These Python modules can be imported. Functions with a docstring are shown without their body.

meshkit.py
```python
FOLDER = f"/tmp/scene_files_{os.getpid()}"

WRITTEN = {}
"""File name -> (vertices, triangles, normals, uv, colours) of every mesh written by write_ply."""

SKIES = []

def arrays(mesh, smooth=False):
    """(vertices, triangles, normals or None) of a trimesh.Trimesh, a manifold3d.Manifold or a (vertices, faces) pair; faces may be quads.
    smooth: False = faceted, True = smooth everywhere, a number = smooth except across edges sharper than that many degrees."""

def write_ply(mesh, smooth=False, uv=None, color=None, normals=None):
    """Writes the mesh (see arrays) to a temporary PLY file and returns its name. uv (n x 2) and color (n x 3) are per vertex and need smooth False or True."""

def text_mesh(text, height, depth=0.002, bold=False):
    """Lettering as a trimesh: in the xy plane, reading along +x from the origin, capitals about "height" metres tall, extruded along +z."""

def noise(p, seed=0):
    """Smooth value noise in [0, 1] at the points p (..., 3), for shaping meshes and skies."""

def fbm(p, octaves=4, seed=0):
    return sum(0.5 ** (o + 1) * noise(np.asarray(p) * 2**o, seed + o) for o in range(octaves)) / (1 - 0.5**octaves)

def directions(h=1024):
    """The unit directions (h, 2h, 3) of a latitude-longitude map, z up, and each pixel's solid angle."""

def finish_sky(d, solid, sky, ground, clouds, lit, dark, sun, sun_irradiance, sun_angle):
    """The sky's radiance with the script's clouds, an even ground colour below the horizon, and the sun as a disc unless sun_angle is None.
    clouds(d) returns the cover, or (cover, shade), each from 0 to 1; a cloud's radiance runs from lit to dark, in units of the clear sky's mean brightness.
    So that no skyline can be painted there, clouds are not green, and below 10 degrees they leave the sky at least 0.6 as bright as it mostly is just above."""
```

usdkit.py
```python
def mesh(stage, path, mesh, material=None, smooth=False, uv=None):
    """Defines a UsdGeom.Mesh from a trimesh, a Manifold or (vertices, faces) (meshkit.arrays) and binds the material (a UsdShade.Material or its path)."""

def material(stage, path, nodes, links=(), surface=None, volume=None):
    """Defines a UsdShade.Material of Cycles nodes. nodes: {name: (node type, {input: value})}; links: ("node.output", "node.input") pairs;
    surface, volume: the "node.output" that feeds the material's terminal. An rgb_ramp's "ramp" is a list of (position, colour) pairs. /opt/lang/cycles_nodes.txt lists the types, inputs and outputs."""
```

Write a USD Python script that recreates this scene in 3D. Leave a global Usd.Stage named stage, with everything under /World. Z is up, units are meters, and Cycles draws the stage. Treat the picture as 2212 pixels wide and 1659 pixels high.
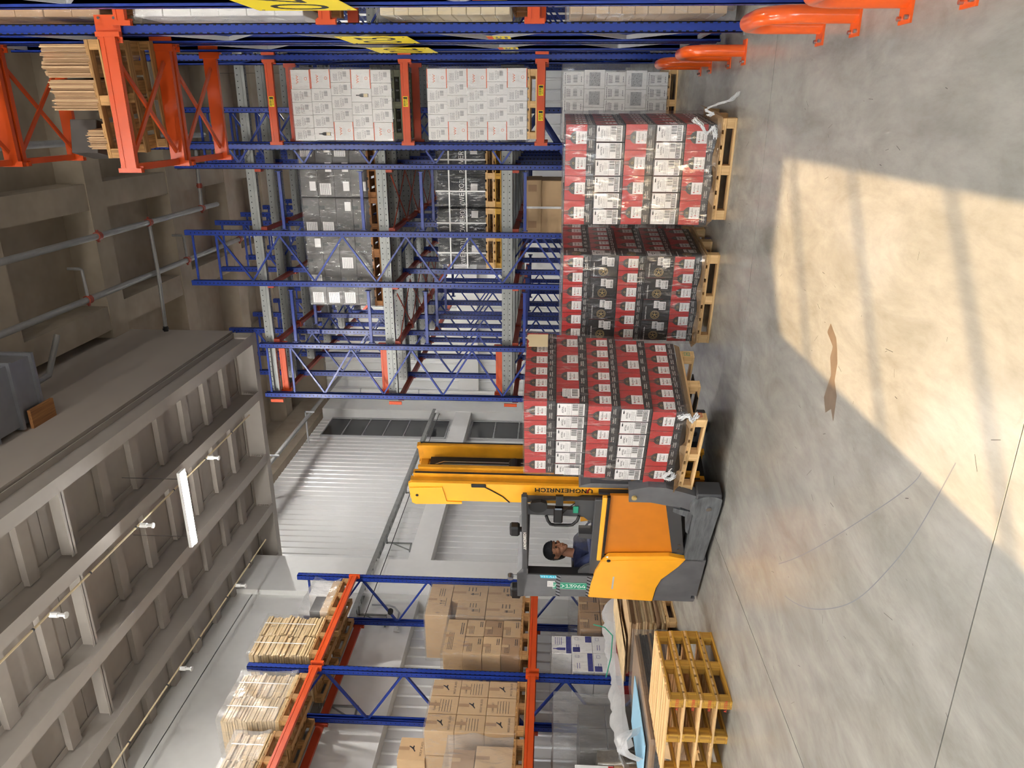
import math, random
import numpy as np, trimesh, manifold3d, usdkit, meshkit
from shapely.geometry import Polygon, Point, box as sbox
from shapely.ops import unary_union
from pxr import Usd, UsdGeom, UsdLux, UsdShade, Gf, Sdf, Vt

stage = Usd.Stage.CreateInMemory()
UsdGeom.SetStageUpAxis(stage, UsdGeom.Tokens.z)
UsdGeom.SetStageMetersPerUnit(stage, 1.0)
UsdGeom.Xform.Define(stage, '/World'); UsdGeom.Scope.Define(stage, '/World/Looks')
rnd = random.Random(7)
D2R = math.pi/180

# ------------------------------------------------------------------ camera (held sideways), sun, sky, exposure
EXPOSURE = 2.5
FPX, EYE = 1598.0, 1.85
YAW, PITCH, ROLL = 20.106*D2R, 2.762*D2R, 1.078*D2R
_f = np.array([-math.sin(YAW)*math.cos(PITCH), math.cos(YAW)*math.cos(PITCH), math.sin(PITCH)])
_r = np.array([math.cos(YAW), math.sin(YAW), 0]); _u = np.cross(_r, _f)
_R = _r*math.cos(ROLL)+_u*math.sin(ROLL); _U = -_r*math.sin(ROLL)+_u*math.cos(ROLL)
cam = UsdGeom.Camera.Define(stage, '/World/camera')
cam.AddTransformOp().Set(Gf.Matrix4d(*[float(x) for x in (*(-_U),0, *_R,0, *(-_f),0, 0,0,EYE,1)]))
cam.CreateHorizontalApertureAttr(36.0); cam.CreateVerticalApertureAttr(27.0)
cam.CreateFocalLengthAttr(36.0*FPX/2212); cam.CreateClippingRangeAttr(Gf.Vec2f(0.05, 400))
cam.CreateFStopAttr(0.0); cam.CreateExposureAttr(EXPOSURE)
SUN_EL = 16.0
sun = UsdLux.DistantLight.Define(stage, '/World/sun')
sun.AddRotateXOp().Set(90-SUN_EL)
sun.CreateAngleAttr(0.55); sun.CreateNormalizeAttr(True); sun.CreateIntensityAttr(1.0); sun.CreateColorAttr(Gf.Vec3f(1.0, 0.71, 0.36))
sky = UsdLux.DomeLight.Define(stage, '/World/sky')
sky.CreateIntensityAttr(1.1); sky.CreateColorAttr(Gf.Vec3f(0.75, 0.87, 1.0))
LAMP = 88.0            # radiance of the LED tubes
LAMPS = [(-5.7, 9.74, 7.3, 0, 'glowing LED strip lamp under the steel platform'), (-5.7, 4.0, 7.3, 0, 'added LED strip lamp under the platform nearer the camera, out of view'), (-5.7, 0.6, 7.3, 0, 'added LED strip lamp under the platform above the photographer, out of view'), (-7.4, 2.3, 7.3, 0, 'added LED strip lamp under the platform by the left wall, out of view'),  # the out-of-view platform lamps are added to light camera-facing sides
         (-1.5, 2.2, 9.2, 0, 'added LED strip lamp hung over the right aisle, out of view'), (-1.5, -.6, 9.2, 0, 'added unseen LED strip lamp hung over the right aisle above the photographer'), (3.2, 6.4, 9.2, 0, 'added LED strip lamp over the right-hand racks, out of view'),  # added unseen lamps that brighten load fronts and the right-hand racks
         (-3.6, 20.4, 7.35, 0, 'far LED strip lamp sparkling through the shuttle racking'), (-6.8, 16.8, 9.2, 0, 'added LED strip lamp high in the far left bay, hidden by the platform'), (1.5, 20.9, 7.35, 0, 'LED strip lamp far behind the white carton rack')]  # the far left bay lamp is an added source kept out of sight

# ------------------------------------------------------------------ helpers
def lin(r, g, b):
    return tuple((c/255/12.92 if c/255 <= .04045 else ((c/255+.055)/1.055)**2.4) for c in (r, g, b))
class MB:
    def __init__(s): s.v, s.f, s.n = [], [], 0
    def add(s, v, f):
        s.v.append(np.asarray(v, float)); s.f.append(np.asarray(f, int)+s.n); s.n += len(v); return s
    def box(s, x0, y0, z0, x1, y1, z1):
        x0, x1 = min(x0, x1), max(x0, x1); y0, y1 = min(y0, y1), max(y0, y1); z0, z1 = min(z0, z1), max(z0, z1)
        v = [(x, y, z) for z in (z0, z1) for y in (y0, y1) for x in (x0, x1)]
        return s.add(v, BOXF)
    def cbox(s, x0, y0, z0, x1, y1, z1, c=.004):
        m = manifold3d.Manifold.hull_points(np.array([(x+(dx if i == 0 else 0), y+(dy if i == 1 else 0), z+(dz if i == 2 else 0))
            for x, dx in ((x0+c, -c), (x1-c, c)) for y, dy in ((y0+c, -c), (y1-c, c)) for z, dz in ((z0+c, -c), (z1-c, c)) for i in range(3)]))
        return s.man(m)
    def man(s, m):
        q = m.to_mesh(); return s.add(q.vert_properties[:, :3], q.tri_verts)
    def tm(s, t, M=None):
        v = t.vertices if M is None else t.vertices @ M[:3, :3].T + M[:3, 3]
        return s.add(v, t.faces)
    def bar(s, p, q, w, h, up=(0, 0, 1)):
        p, q, up = map(lambda a: np.asarray(a, float), (p, q, up)); d = q-p; d /= np.linalg.norm(d)
        a = np.cross(d, up)
        if np.linalg.norm(a) < 1e-6: a = np.cross(d, (1, 0, 0))
        a /= np.linalg.norm(a); b = np.cross(a, d)
        v = [e+a*w/2*i+b*h/2*j for e in (p, q) for j in (-1, 1) for i in (-1, 1)]
        return s.add(v, BARF)
    def tube(s, pts, r, n=10, caps=True):
        pts = [np.asarray(p, float) for p in pts]; rs = r if np.ndim(r) else [r]*len(pts)
        rings, ref = [], None
        for i, p in enumerate(pts):
            d = (pts[min(i+1, len(pts)-1)]-pts[max(i-1, 0)]); d /= np.linalg.norm(d)
            if ref is None: ref = np.cross(d, (0, 0, 1)) if abs(d[2]) < .9 else np.cross(d, (1, 0, 0))
            ref = ref-d*(ref@d); ref /= np.linalg.norm(ref); b = np.cross(d, ref)
            rings.append([p+rs[i]*(ref*math.cos(2*math.pi*k/n)+b*math.sin(2*math.pi*k/n)) for k in range(n)])
        v = [x for g in rings for x in g]; f = []
        for i in range(len(pts)-1):
            for k in range(n):
                a, b_, c, d_ = i*n+k, i*n+(k+1) % n, (i+1)*n+(k+1) % n, (i+1)*n+k
                f += [(a, b_, c), (a, c, d_)]
        if caps:
            for i0, p, fl in ((0, pts[0], 1), ((len(pts)-1)*n, pts[-1], 0)):
                v.append(p); c = len(v)-1
                for k in range(n):
                    t = (i0+(k+1) % n, i0+k, c); f.append(t if fl else t[::-1])
        return s.add(v, f)
    def ext(s, poly, M, d):
        """extrude a 2D shape by d along local z and place it with the frame M"""
        for g in getattr(poly, 'geoms', [poly]):
            if g.is_empty or g.area < 1e-9: continue
            s.tm(trimesh.creation.extrude_polygon(g, d, engine='earcut'), M)
        return s
    def rect(s, M, u0, v0, u1, v1, d, off=0.0):
        v = np.array([(u, w, z) for z in (min(off, off+d), max(off, off+d)) for w in (min(v0, v1), max(v0, v1)) for u in (min(u0, u1), max(u0, u1))])
        return s.add(v @ M[:3, :3].T + M[:3, 3], BOXF)
    def quad(s, M, u0, v0, u1, v1, off):
        v = np.array([(u0, v0, off), (u1, v0, off), (u1, v1, off), (u0, v1, off)])
        return s.add(v @ M[:3, :3].T + M[:3, 3], [(0, 1, 2), (0, 2, 3)])
    def text(s, t, h, M, d=.0006, bold=False, center=True, u=0, v=0, off=0.0):
        m = text_of(t, h, d, bold).copy(); b = m.bounds
        if center: m.apply_translation((-(b[0][0]+b[1][0])/2, -(b[0][1]+b[1][1])/2, 0))
        m.apply_translation((u, v, off)); return s.tm(m, M)
    def get(s):
        return np.vstack(s.v), np.vstack(s.f)
BOXF = [(0, 2, 3), (0, 3, 1), (4, 5, 7), (4, 7, 6), (0, 1, 5), (0, 5, 4), (2, 6, 7), (2, 7, 3), (0, 4, 6), (0, 6, 2), (1, 3, 7), (1, 7, 5)]
BARF = [(0, 2, 3), (0, 3, 1), (4, 5, 7), (4, 7, 6), (0, 1, 5), (0, 5, 4), (2, 6, 7), (2, 7, 3), (0, 4, 6), (0, 6, 2), (1, 3, 7), (1, 7, 5)]
_txt = {}
def text_of(t, h, d, bold):
    k = (t, h, d, bold)
    if k not in _txt: _txt[k] = meshkit.text_mesh(t, h, d, bold)
    return _txt[k]
def frame(o, u, v):
    """4x4 whose local x is u, local y is v, local z their normal"""
    u, v = np.asarray(u, float), np.asarray(v, float); u /= np.linalg.norm(u); v /= np.linalg.norm(v)
    M = np.eye(4); M[:3, 0], M[:3, 1], M[:3, 2], M[:3, 3] = u, v, np.cross(u, v), o
    return M
def FRONT(x, y, z): return frame((x, y, z), (1, 0, 0), (0, 0, 1))        # faces -y
def RIGHT(x, y, z): return frame((x, y, z), (0, 1, 0), (0, 0, 1))        # faces +x
def LEFT(x, y, z): return frame((x, y, z), (0, -1, 0), (0, 0, 1))        # faces -x
def BACK(x, y, z): return frame((x, y, z), (-1, 0, 0), (0, 0, 1))        # faces +y

_used = {}
def path_of(name, parent):
    base = '/World' if parent is None else str(parent.GetPath())
    k = base+'/'+name; n = _used.get(k, 0); _used[k] = n+1
    return k if n == 0 else f'{k}_{n:03d}'
def setd(p, **k):
    for a, b in k.items():
        if b: p.SetCustomDataByKey(a, b)
LABELS = []
def tag(p, label=None, category=None, group=None, kind=None):
    setd(p, label=label, category=category, group=group, kind=kind)
    if label and category: LABELS.append((label, group))
    return p
def obj(name, mb, m, parent=None, smooth=False, label=None, kind=None):
    g = mb.get() if isinstance(mb, MB) else mb
    p = usdkit.mesh(stage, path_of(name, parent), g, MAT[m] if isinstance(m, str) else m, smooth).GetPrim()
    return tag(p, label, None, None, kind)
def thing(name, label, cat, loc=(0, 0, 0), rotz=0, group=None, kind=None):
    x = UsdGeom.Xform.Define(stage, path_of(name, None))
    x.AddTranslateOp().Set(Gf.Vec3d(*[float(c) for c in loc])); x.AddRotateZOp().Set(float(rotz))
    return tag(x.GetPrim(), label, cat, group, kind)
def dup(root, label, loc, rotz=0, group=None, cat=None):
    r = thing(root.GetName().rstrip('0123456789').rstrip('_'), label, cat or root.GetCustomDataByKey('category'), loc, rotz, group or root.GetCustomDataByKey('group'))
    r.GetReferences().AddInternalReference(root.GetPath()); r.SetInstanceable(True)
    return r
def move(root, loc, rotz=0):
    ops = UsdGeom.Xformable(root).GetOrderedXformOps(); ops[0].Set(Gf.Vec3d(*[float(c) for c in loc])); ops[1].Set(float(rotz))
class Proto:
    """builds a thing at its first use, copies it afterwards"""
    def __init__(s, make): s.make, s.root = make, None
    def put(s, label, loc, rotz=0, group=None):
        if s.root is None:
            s.root = s.make(label, group); move(s.root, loc, rotz); return s.root
        return dup(s.root, label, loc, rotz, group)

# ------------------------------------------------------------------ materials
MAT = {}
def pm(name, col, rough=.5, metal=0., vary=0., scale=6., stretch=(1, 1, 1), bump=0., bscale=None, col2=None, coat=0., spec=.5, detail=4., rvar=0., rand=0., coord='object'):
    """principled, its colour mottled by noise towards col2, optionally with a fine bump"""
    n = {"p": ("principled_bsdf", {"base_color": col, "roughness": rough, "metallic": metal, "specular_ior_level": spec, "coat_weight": coat, "coat_roughness": .08})}
    l = []
    if vary or col2 or bump or rvar:
        n["tc"] = ("texture_coordinate", {}); n["mp"] = ("mapping", {"scale": tuple(scale*s for s in stretch)})
        n["no"] = ("noise_texture", {"scale": 1.0, "detail": detail, "roughness": .6})
        l += [("tc."+coord, "mp.vector"), ("mp.vector", "no.vector")]
    if vary or col2:
        c2 = col2 or tuple(max(0, c*(1-vary)) for c in col)
        n["mx"] = ("rgb_ramp", {"ramp": [(.3, c2), (.7, col)]}); l += [("no.fac", "mx.fac")]
        last = "mx.color"
        if rand:
            n["oi"] = ("object_info", {}); n["mr"] = ("map_range", {"from_min": 0., "from_max": 1., "to_min": 1-rand, "to_max": 1+rand})
            n["hs"] = ("hsv", {"hue": .5, "saturation": 1., "fac": 1.}); l += [("oi.random", "mr.value"), ("mr.result", "hs.value"), (last, "hs.color")]; last = "hs.color"
        l += [(last, "p.base_color")]
    if rvar:
        n["rr"] = ("map_range", {"from_min": .3, "from_max": .7, "to_min": max(.02, rough-rvar), "to_max": rough+rvar}); l += [("no.fac", "rr.value"), ("rr.result", "p.roughness")]
    if bump:
        n["b"] = ("bump", {"strength": bump, "distance": .01}); src = "no.fac"
        if bscale:
            n["m2"] = ("mapping", {"scale": tuple(bscale*s for s in stretch)}); n["n2"] = ("noise_texture", {"scale": 1., "detail": 3.})
            l += [("tc."+coord, "m2.vector"), ("m2.vector", "n2.vector")]; src = "n2.fac"
        l += [(src, "b.height"), ("b.normal", "p.normal")]
    MAT[name] = usdkit.material(stage, '/World/Looks/'+name, n, l, surface="p.BSDF")
def em(name, col, strength):
    MAT[name] = usdkit.material(stage, '/World/Looks/'+name, {"e": ("emission", {"color": col, "strength": strength})}, [], surface="e.emission")
pm('blue_paint', lin(26, 54, 142), .32, vary=.12, scale=3, spec=.5)
pm('orange_paint', lin(206, 76, 22), .38, vary=.12, scale=3)
pm('orange_red_paint', lin(176, 62, 30), .45, vary=.15, scale=3)
pm('guard_orange', lin(232, 92, 26), .25, vary=.08, scale=8, coat=.3)
pm('galvanised', lin(150, 152, 150), .45, metal=.4, vary=.22, scale=9, stretch=(.3, 1, 1))
pm('grey_brace', lin(176, 178, 182), .5, vary=.1)
pm('slot_black', lin(12, 14, 22), .8)
pm('black', lin(22, 22, 24), .55, vary=.2)
pm('black_gloss', lin(18, 18, 20), .25)
pm('rubber', lin(30, 30, 31), .8)
pm('dark_grey', lin(66, 66, 68), .5, vary=.12, scale=5)
pm('truck_grey', lin(104, 104, 106), .48, vary=.16, scale=4, col2=lin(88, 88, 91))
pm('scuffed_grey', lin(112, 114, 116), .45, scale=9, stretch=(.4, 1, 3), col2=lin(72, 74, 76))
pm('truck_yellow', lin(255, 178, 44), .38, vary=.07, scale=5, coat=.2)
pm('mast_yellow', lin(226, 156, 34), .42, vary=.35, scale=3)
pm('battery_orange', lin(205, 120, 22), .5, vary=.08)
pm('steel', lin(190, 192, 196), .22, metal=1.)
pm('white_plastic', lin(228, 228, 226), .4)
pm('white_paint', lin(232, 232, 230), .55, vary=.04)
pm('yellow_sign', lin(250, 226, 28), .45)
pm('yellow_label', lin(240, 216, 20), .5)
pm('ink', lin(26, 26, 30), .6)
pm('ink_grey', lin(120, 120, 126), .7)
pm('ink_light', lin(178, 178, 180), .7)
pm('ink_orange', lin(226, 96, 50), .6)
pm('ink_red', lin(196, 40, 36), .5)
pm('ink_white', lin(226, 222, 214), .6)
pm('ink_gold', lin(178, 152, 92), .5)
pm('ink_blue', lin(50, 54, 132), .5)
pm('wine_red', lin(188, 46, 44), .42, scale=60, stretch=(1, 1, 3), col2=lin(158, 36, 37))
pm('wine_black', lin(42, 38, 40), .42, vary=.2, scale=8)
pm('bottle_dark', lin(58, 56, 54), .4)
pm('neck_red', lin(132, 62, 58), .45)
pm('label_white', lin(226, 222, 220), .5, vary=.04)
pm('cream_card', lin(222, 204, 166), .7, vary=.06)
pm('white_carton', lin(232, 230, 228), .5, vary=.04, scale=5, rand=.03)
pm('kraft', lin(200, 168, 128), .75, vary=.1, scale=4, rand=.07)
pm('kraft_dark', lin(172, 138, 104), .8, vary=.12, scale=4, rand=.06)
pm('kraft_edge', lin(222, 194, 148), .85, vary=.35, scale=40, stretch=(.2, .2, 3), rand=.16)
pm('carton_dark', lin(66, 60, 56), .5, vary=.25, scale=5, rand=.1)
pm('drum_black', lin(24, 25, 34), .28, coat=.4)
for nm, a, b in (('pine', (232, 196, 142), (202, 160, 106)), ('yellow_wood', (214, 166, 62), (146, 104, 44)), ('old_wood', (196, 150, 92), (122, 88, 52)), ('green_wood', (98, 100, 78), (62, 62, 48)), ('brown_wood', (160, 108, 58), (112, 72, 38))):
    for ax, st in (('x', (.6, 14, 14)), ('y', (14, .6, 14)), ('z', (14, 14, .8))):
        pm(f'{nm}_{ax}', lin(*a), .75, scale=2.2, stretch=st, col2=lin(*b), bump=.15, rand=.12)
pm('skin', lin(176, 122, 92), .5, vary=.06)
pm('navy_cloth', lin(36, 46, 84), .8, vary=.25, scale=14, bump=.2)
pm('hair_black', lin(26, 24, 25), .6, vary=.3, scale=60)
pm('cap_grey', lin(40, 42, 48), .8, vary=.15, scale=50)
pm('glove_white', lin(226, 224, 222), .8, vary=.1, scale=40)
pm('number_green', lin(30, 142, 110), .45)
pm('sticker_blue', lin(62, 184, 212), .4)
pm('red_plastic', lin(206, 46, 52), .35)
pm('pipe_grey', lin(150, 150, 148), .45, metal=.3, vary=.15)
pm('coupling_red', lin(150, 62, 44), .5)
pm('concrete_wall', lin(172, 160, 142), .85, scale=1.1, col2=lin(146, 134, 118), bump=.1, bscale=14, detail=7.)
pm('mezz_paint', lin(168, 161, 153), .6, vary=.05)
pm('mezz_deck', lin(166, 158, 150), .65, vary=.08)
pm('mezz_wall', lin(172, 163, 153), .7, vary=.05, scale=1.)
pm('cladding', lin(232, 233, 232), .26, vary=.05, scale=.8, metal=.1)
pm('window_dark', lin(40, 42, 46), .12)
pm('stain', lin(122, 104, 86), .45, vary=.2, scale=12)
pm('duct', lin(150, 152, 158), .4, metal=.6, vary=.12)
pm('joint_dark', lin(72, 68, 64), .8)
pm('paint_red', lin(200, 60, 40), .6)
pm('film_white', lin(228, 228, 228), .35, vary=.15, scale=30, bump=.5)
pm('light_blue_sheet', lin(150, 196, 222), .4)
pm('silver_film', lin(176, 170, 160), .22, metal=.75, vary=.4, scale=7, bump=1., bscale=9)
em('led', (1., .97, .92), LAMP)

def film(name, clear, streak, rough=.16, scale=(9, 9, 2.2), bump=.6, haze=.06, hcol=(.9, .9, .9)):
    n = {"tc": ("texture_coordinate", {}), "mp": ("mapping", {"scale": scale}), "no": ("noise_texture", {"scale": 3., "detail": 5., "roughness": .65, "distortion": .6}),
         "big": ("noise_texture", {"scale": 1.6, "detail": 2.}),
         "r": ("map_range", {"from_min": .53, "from_max": .76, "to_min": 0., "to_max": streak, "clamp": True}),
         "r2": ("map_range", {"from_min": .35, "from_max": .7, "to_min": .15, "to_max": 1., "clamp": True}),
         "mul": ("math", {"math_type": "multiply"}), "lw": ("layer_weight", {"blend": .5}), "pw": ("math", {"math_type": "power", "value2": 4.}), "fr": ("math", {"math_type": "multiply_add", "value2": .55, "value3": .035}), "ad": ("math", {"math_type": "add"}),
         "b": ("bump", {"strength": bump, "distance": .012}),
         "t": ("transparent_bsdf", {"color": (clear,)*3}), "g": ("glossy_bsdf", {"color": (.95, .95, .95), "roughness": rough}),
         "d": ("diffuse_bsdf", {"color": hcol}), "m1": ("mix_closure", {}), "m2": ("mix_closure", {"fac": haze})}
    l = [("tc.object", "mp.vector"), ("mp.vector", "no.vector"), ("tc.object", "big.vector"), ("no.fac", "r.value"), ("big.fac", "r2.value"), ("r.result", "mul.value1"), ("r2.result", "mul.value2"),
         ("no.fac", "b.height"), ("b.normal", "g.normal"), ("b.normal", "lw.normal"), ("lw.facing", "pw.value1"), ("pw.value", "fr.value1"), ("mul.value", "ad.value1"), ("fr.value", "ad.value2"),
         ("ad.value", "m1.fac"), ("t.BSDF", "m1.closure1"), ("g.BSDF", "m1.closure2"), ("m1.closure", "m2.closure1"), ("d.BSDF", "m2.closure2")]
    MAT[name] = usdkit.material(stage, '/World/Looks/'+name, n, l, surface="m2.closure")
film('film_clear', .99, .8, haze=.012, bump=.8)
film('film_heavy', .95, .85, haze=.10, bump=1.)
film('film_grey', .93, .55, haze=.05, bump=.9)
film('film_bunch', .85, .9, haze=.42, bump=1.2, hcol=(.8, .8, .8))
film('clear_plastic', .985, .0, rough=.05, haze=.008, bump=0.)

# polished concrete slab: trowel marks, mottling, satin gloss
n = {"g": ("geometry", {}), "m1": ("mapping", {"scale": (2.2, .9, 1)}), "n1": ("noise_texture", {"scale": 1.6, "detail": 8., "roughness": .62, "distortion": .4}),
     "m2": ("mapping", {"scale": (22, 6, 1), "rotation": (0, 0, .5)}), "n2": ("noise_texture", {"scale": 1., "detail": 5., "roughness": .7}),
     "r": ("rgb_ramp", {"ramp": [(.25, lin(138, 135, 128)), (.5, lin(153, 150, 143)), (.75, lin(165, 162, 155))]}),
     "r2": ("rgb_ramp", {"ramp": [(.3, (.82, .82, .82)), (.55, (1, 1, 1))]}), "mx": ("mix", {"mix_type": "multiply", "fac": .6}),
     "rr": ("map_range", {"from_min": .3, "from_max": .7, "to_min": .2, "to_max": .32}), "b": ("bump", {"strength": .05, "distance": .01}),
     "p": ("principled_bsdf", {"specular_ior_level": .55})}
l = [("g.position", "m1.vector"), ("m1.vector", "n1.vector"), ("g.position", "m2.vector"), ("m2.vector", "n2.vector"), ("n1.fac", "r.fac"), ("n2.fac", "r2.fac"), ("r.color", "mx.color1"), ("r2.color", "mx.color2"),
     ("mx.color", "p.base_color"), ("n1.fac", "rr.value"), ("rr.result", "p.roughness"), ("n2.fac", "b.height"), ("b.normal", "p.normal")]
MAT['floor'] = usdkit.material(stage, '/World/Looks/floor', n, l, surface="p.BSDF")

# ------------------------------------------------------------------ the room
XW, YB, XR, YF, ZC = -9.6, 23.8, 7.0, -1.6, 10.95
def struct(name, mb, m, smooth=False, parent=None):
    return obj(name, mb, m, parent, smooth, kind='structure' if parent is None else None)
fl = thing('floor', None, None, kind='structure')
xs = [XW-.4, -4.32, XR+.4]; ys = [-7.0, 2.745, 6.86, 11.0, 15.0, 19.0, YB+.3]
for i in range(2):
    for j in range(6):
        obj('slab', MB().box(xs[i]+.004, ys[j]+.004, -.2, xs[i+1]-.004, ys[j+1]-.004, 0), 'floor', fl)
obj('joint_filler', MB().box(xs[0], ys[0], -.22, xs[2], ys[-1], -.006), 'joint_dark', fl)
def ribbed(y0, y1, z0, z1, pitch, depth=.02, flip=1):
    """standing-seam sheet in the yz plane, ribs towards +x, as a folded profile"""
    prof = []; y = y0
    while y < y1-1e-6:
        prof += [(0, y), (0, min(y+pitch*.72, y1)), (depth, min(y+pitch*.8, y1)), (depth, min(y+pitch*.9, y1)), (0, min(y+pitch, y1))]; y += pitch
    v = [(x*flip, yy, z) for z in (z0, z1) for x, yy in prof]; k = len(prof)
    f = [t for i in range(k-1) for t in (((i, i+1, k+i+1), (i, k+i+1, k+i)))]
    return np.array(v), np.array(f)
wl = thing('wall_left', None, None, kind='structure')
v, f = ribbed(-7, YB, 0, 4.4, .25); v[:, 0] += XW; obj('cladding_sheet', MB().add(v, f), 'cladding', wl)
v, f = ribbed(13.8, 22.5, 4.85, 9.35, .25); v[:, 0] += XW; obj('cladding_sheet', MB().add(v, f), 'cladding', wl)
obj('backing', MB().box(XW-.35, -7, -.2, XW-.05, YB+.3, ZC), 'concrete_wall', wl)
obj('wall_band', MB().box(XW-.05, -7, 4.4, -9.32, 12.6, ZC), 'white_paint', wl)
obj('wall_beam', MB().box(XW-.05, 12.6, 4.36, -9.28, YB, 4.87), 'white_paint', wl)
obj('column', MB().box(XW-.05, 12.55, 0, -9.2, 13.8, 9.35), 'white_paint', wl)
obj('column', MB().box(XW-.05, 22.55, 0, -9.25, YB, 9.35), 'white_paint', wl)
obj('top_beam', MB().box(XW-.05, 12.6, 9.35, -9.35, YB, 10.35), 'concrete_wall', wl)
obj('top_beam', MB().box(XW-.05, 12.6, 10.3, -9.55, YB, ZC), 'concrete_wall', wl)
wb = thing('wall_back', None, None, kind='structure')
v, f = ribbed(-XR, -XW, 0, 4.25, .32, .03); v = np.c_[-v[:, 1], YB-v[:, 0], v[:, 2]]; obj('cladding_sheet', MB().add(v, f[:, ::-1]), 'cladding', wb)
v, f = ribbed(-XR, -XW, 4.8, 10.4, .32, .03); v = np.c_[-v[:, 1], YB-v[:, 0], v[:, 2]]; obj('cladding_sheet', MB().add(v, f[:, ::-1]), 'cladding', wb)
obj('backing', MB().box(XW-.4, YB+.05, -.2, XR+.4, YB+.35, ZC), 'concrete_wall', wb)
obj('wall_beam', MB().box(XW, YB-.3, 4.2, XR, YB+.06, 4.87), 'white_paint', wb)
obj('top_beam', MB().box(XW, YB-.2, 9.5, XR, YB+.06, ZC), 'concrete_wall', wb)
for x in (-5.6, -1.3, 3): obj('column', MB().box(x-.3, YB-.25, 0, x+.3, YB+.06, 9.5), 'white_paint', wb)
struct('wall_right', MB().box(XR, -7, -.2, XR+.3, YB+.3, ZC), 'white_paint')
dx0, dx1, dz = -1.655, -.33, 2.305
struct('wall_front', MB().box(XW-.4, YF-.2, -.2, dx0, YF, ZC).box(dx1, YF-.2, -.2, XR+.3, YF, ZC).box(dx0, YF-.2, dz, dx1, YF, ZC).ext(Polygon([(0, 0), (.53, 0), (0, -.13)]), FRONT(dx0, YF, dz), .2), 'white_paint')  # unseen gusset added at the door corner to chamfer the sun patch
# unseen sloping bars added outside the open door to cast the floor shadow lines
g = thing('door_guard_rail', 'unseen sloping steel bars outside the open door, added for the floor shadows', 'bars')
t16 = math.tan(SUN_EL*D2R); yr = YF-.3
for (ya, yb) in ((6.05, 5.13), (4.85, 3.854), (3.64, 2.63)):
    za, zb = (ya-yr)*t16, (yb-yr)*t16; sl = (zb-za)/1.3
    obj('rail', MB().bar((-.2, yr, za-sl*.13), (-1.8, yr, zb+sl*.15), .03, .016), 'steel', g)
for x in (-.17, -1.82): obj('post', MB().box(x-.03, yr-.03, -.2, x+.03, yr+.03, 2.3), 'steel', g)
# windows in the left wall
for n_, (z0, z1, k) in enumerate(((5.05, 9.0, 6), (1.2, 4.3, 4))):
    w = thing(f'window_{n_+1}', None, None, kind='structure'); y0, y1 = 21.05, 22.45
    fr = MB()
    for a in (y0, y1): fr.box(XW, a-.03, z0, XW+.07, a+.03, z1)
    for i in range(k+1):
        z = z0+(z1-z0)*i/k; fr.box(XW, y0, z-.012, XW+.06, y1, z+.012)
    obj('window_frame', fr, 'ink_light', w)
    for i in range(k): obj('pane', MB().box(XW+.03, y0, z0+(z1-z0)*i/k+.03, XW+.04, y1, z0+(z1-z0)*(i+1)/k-.03), 'window_dark', w)
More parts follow.
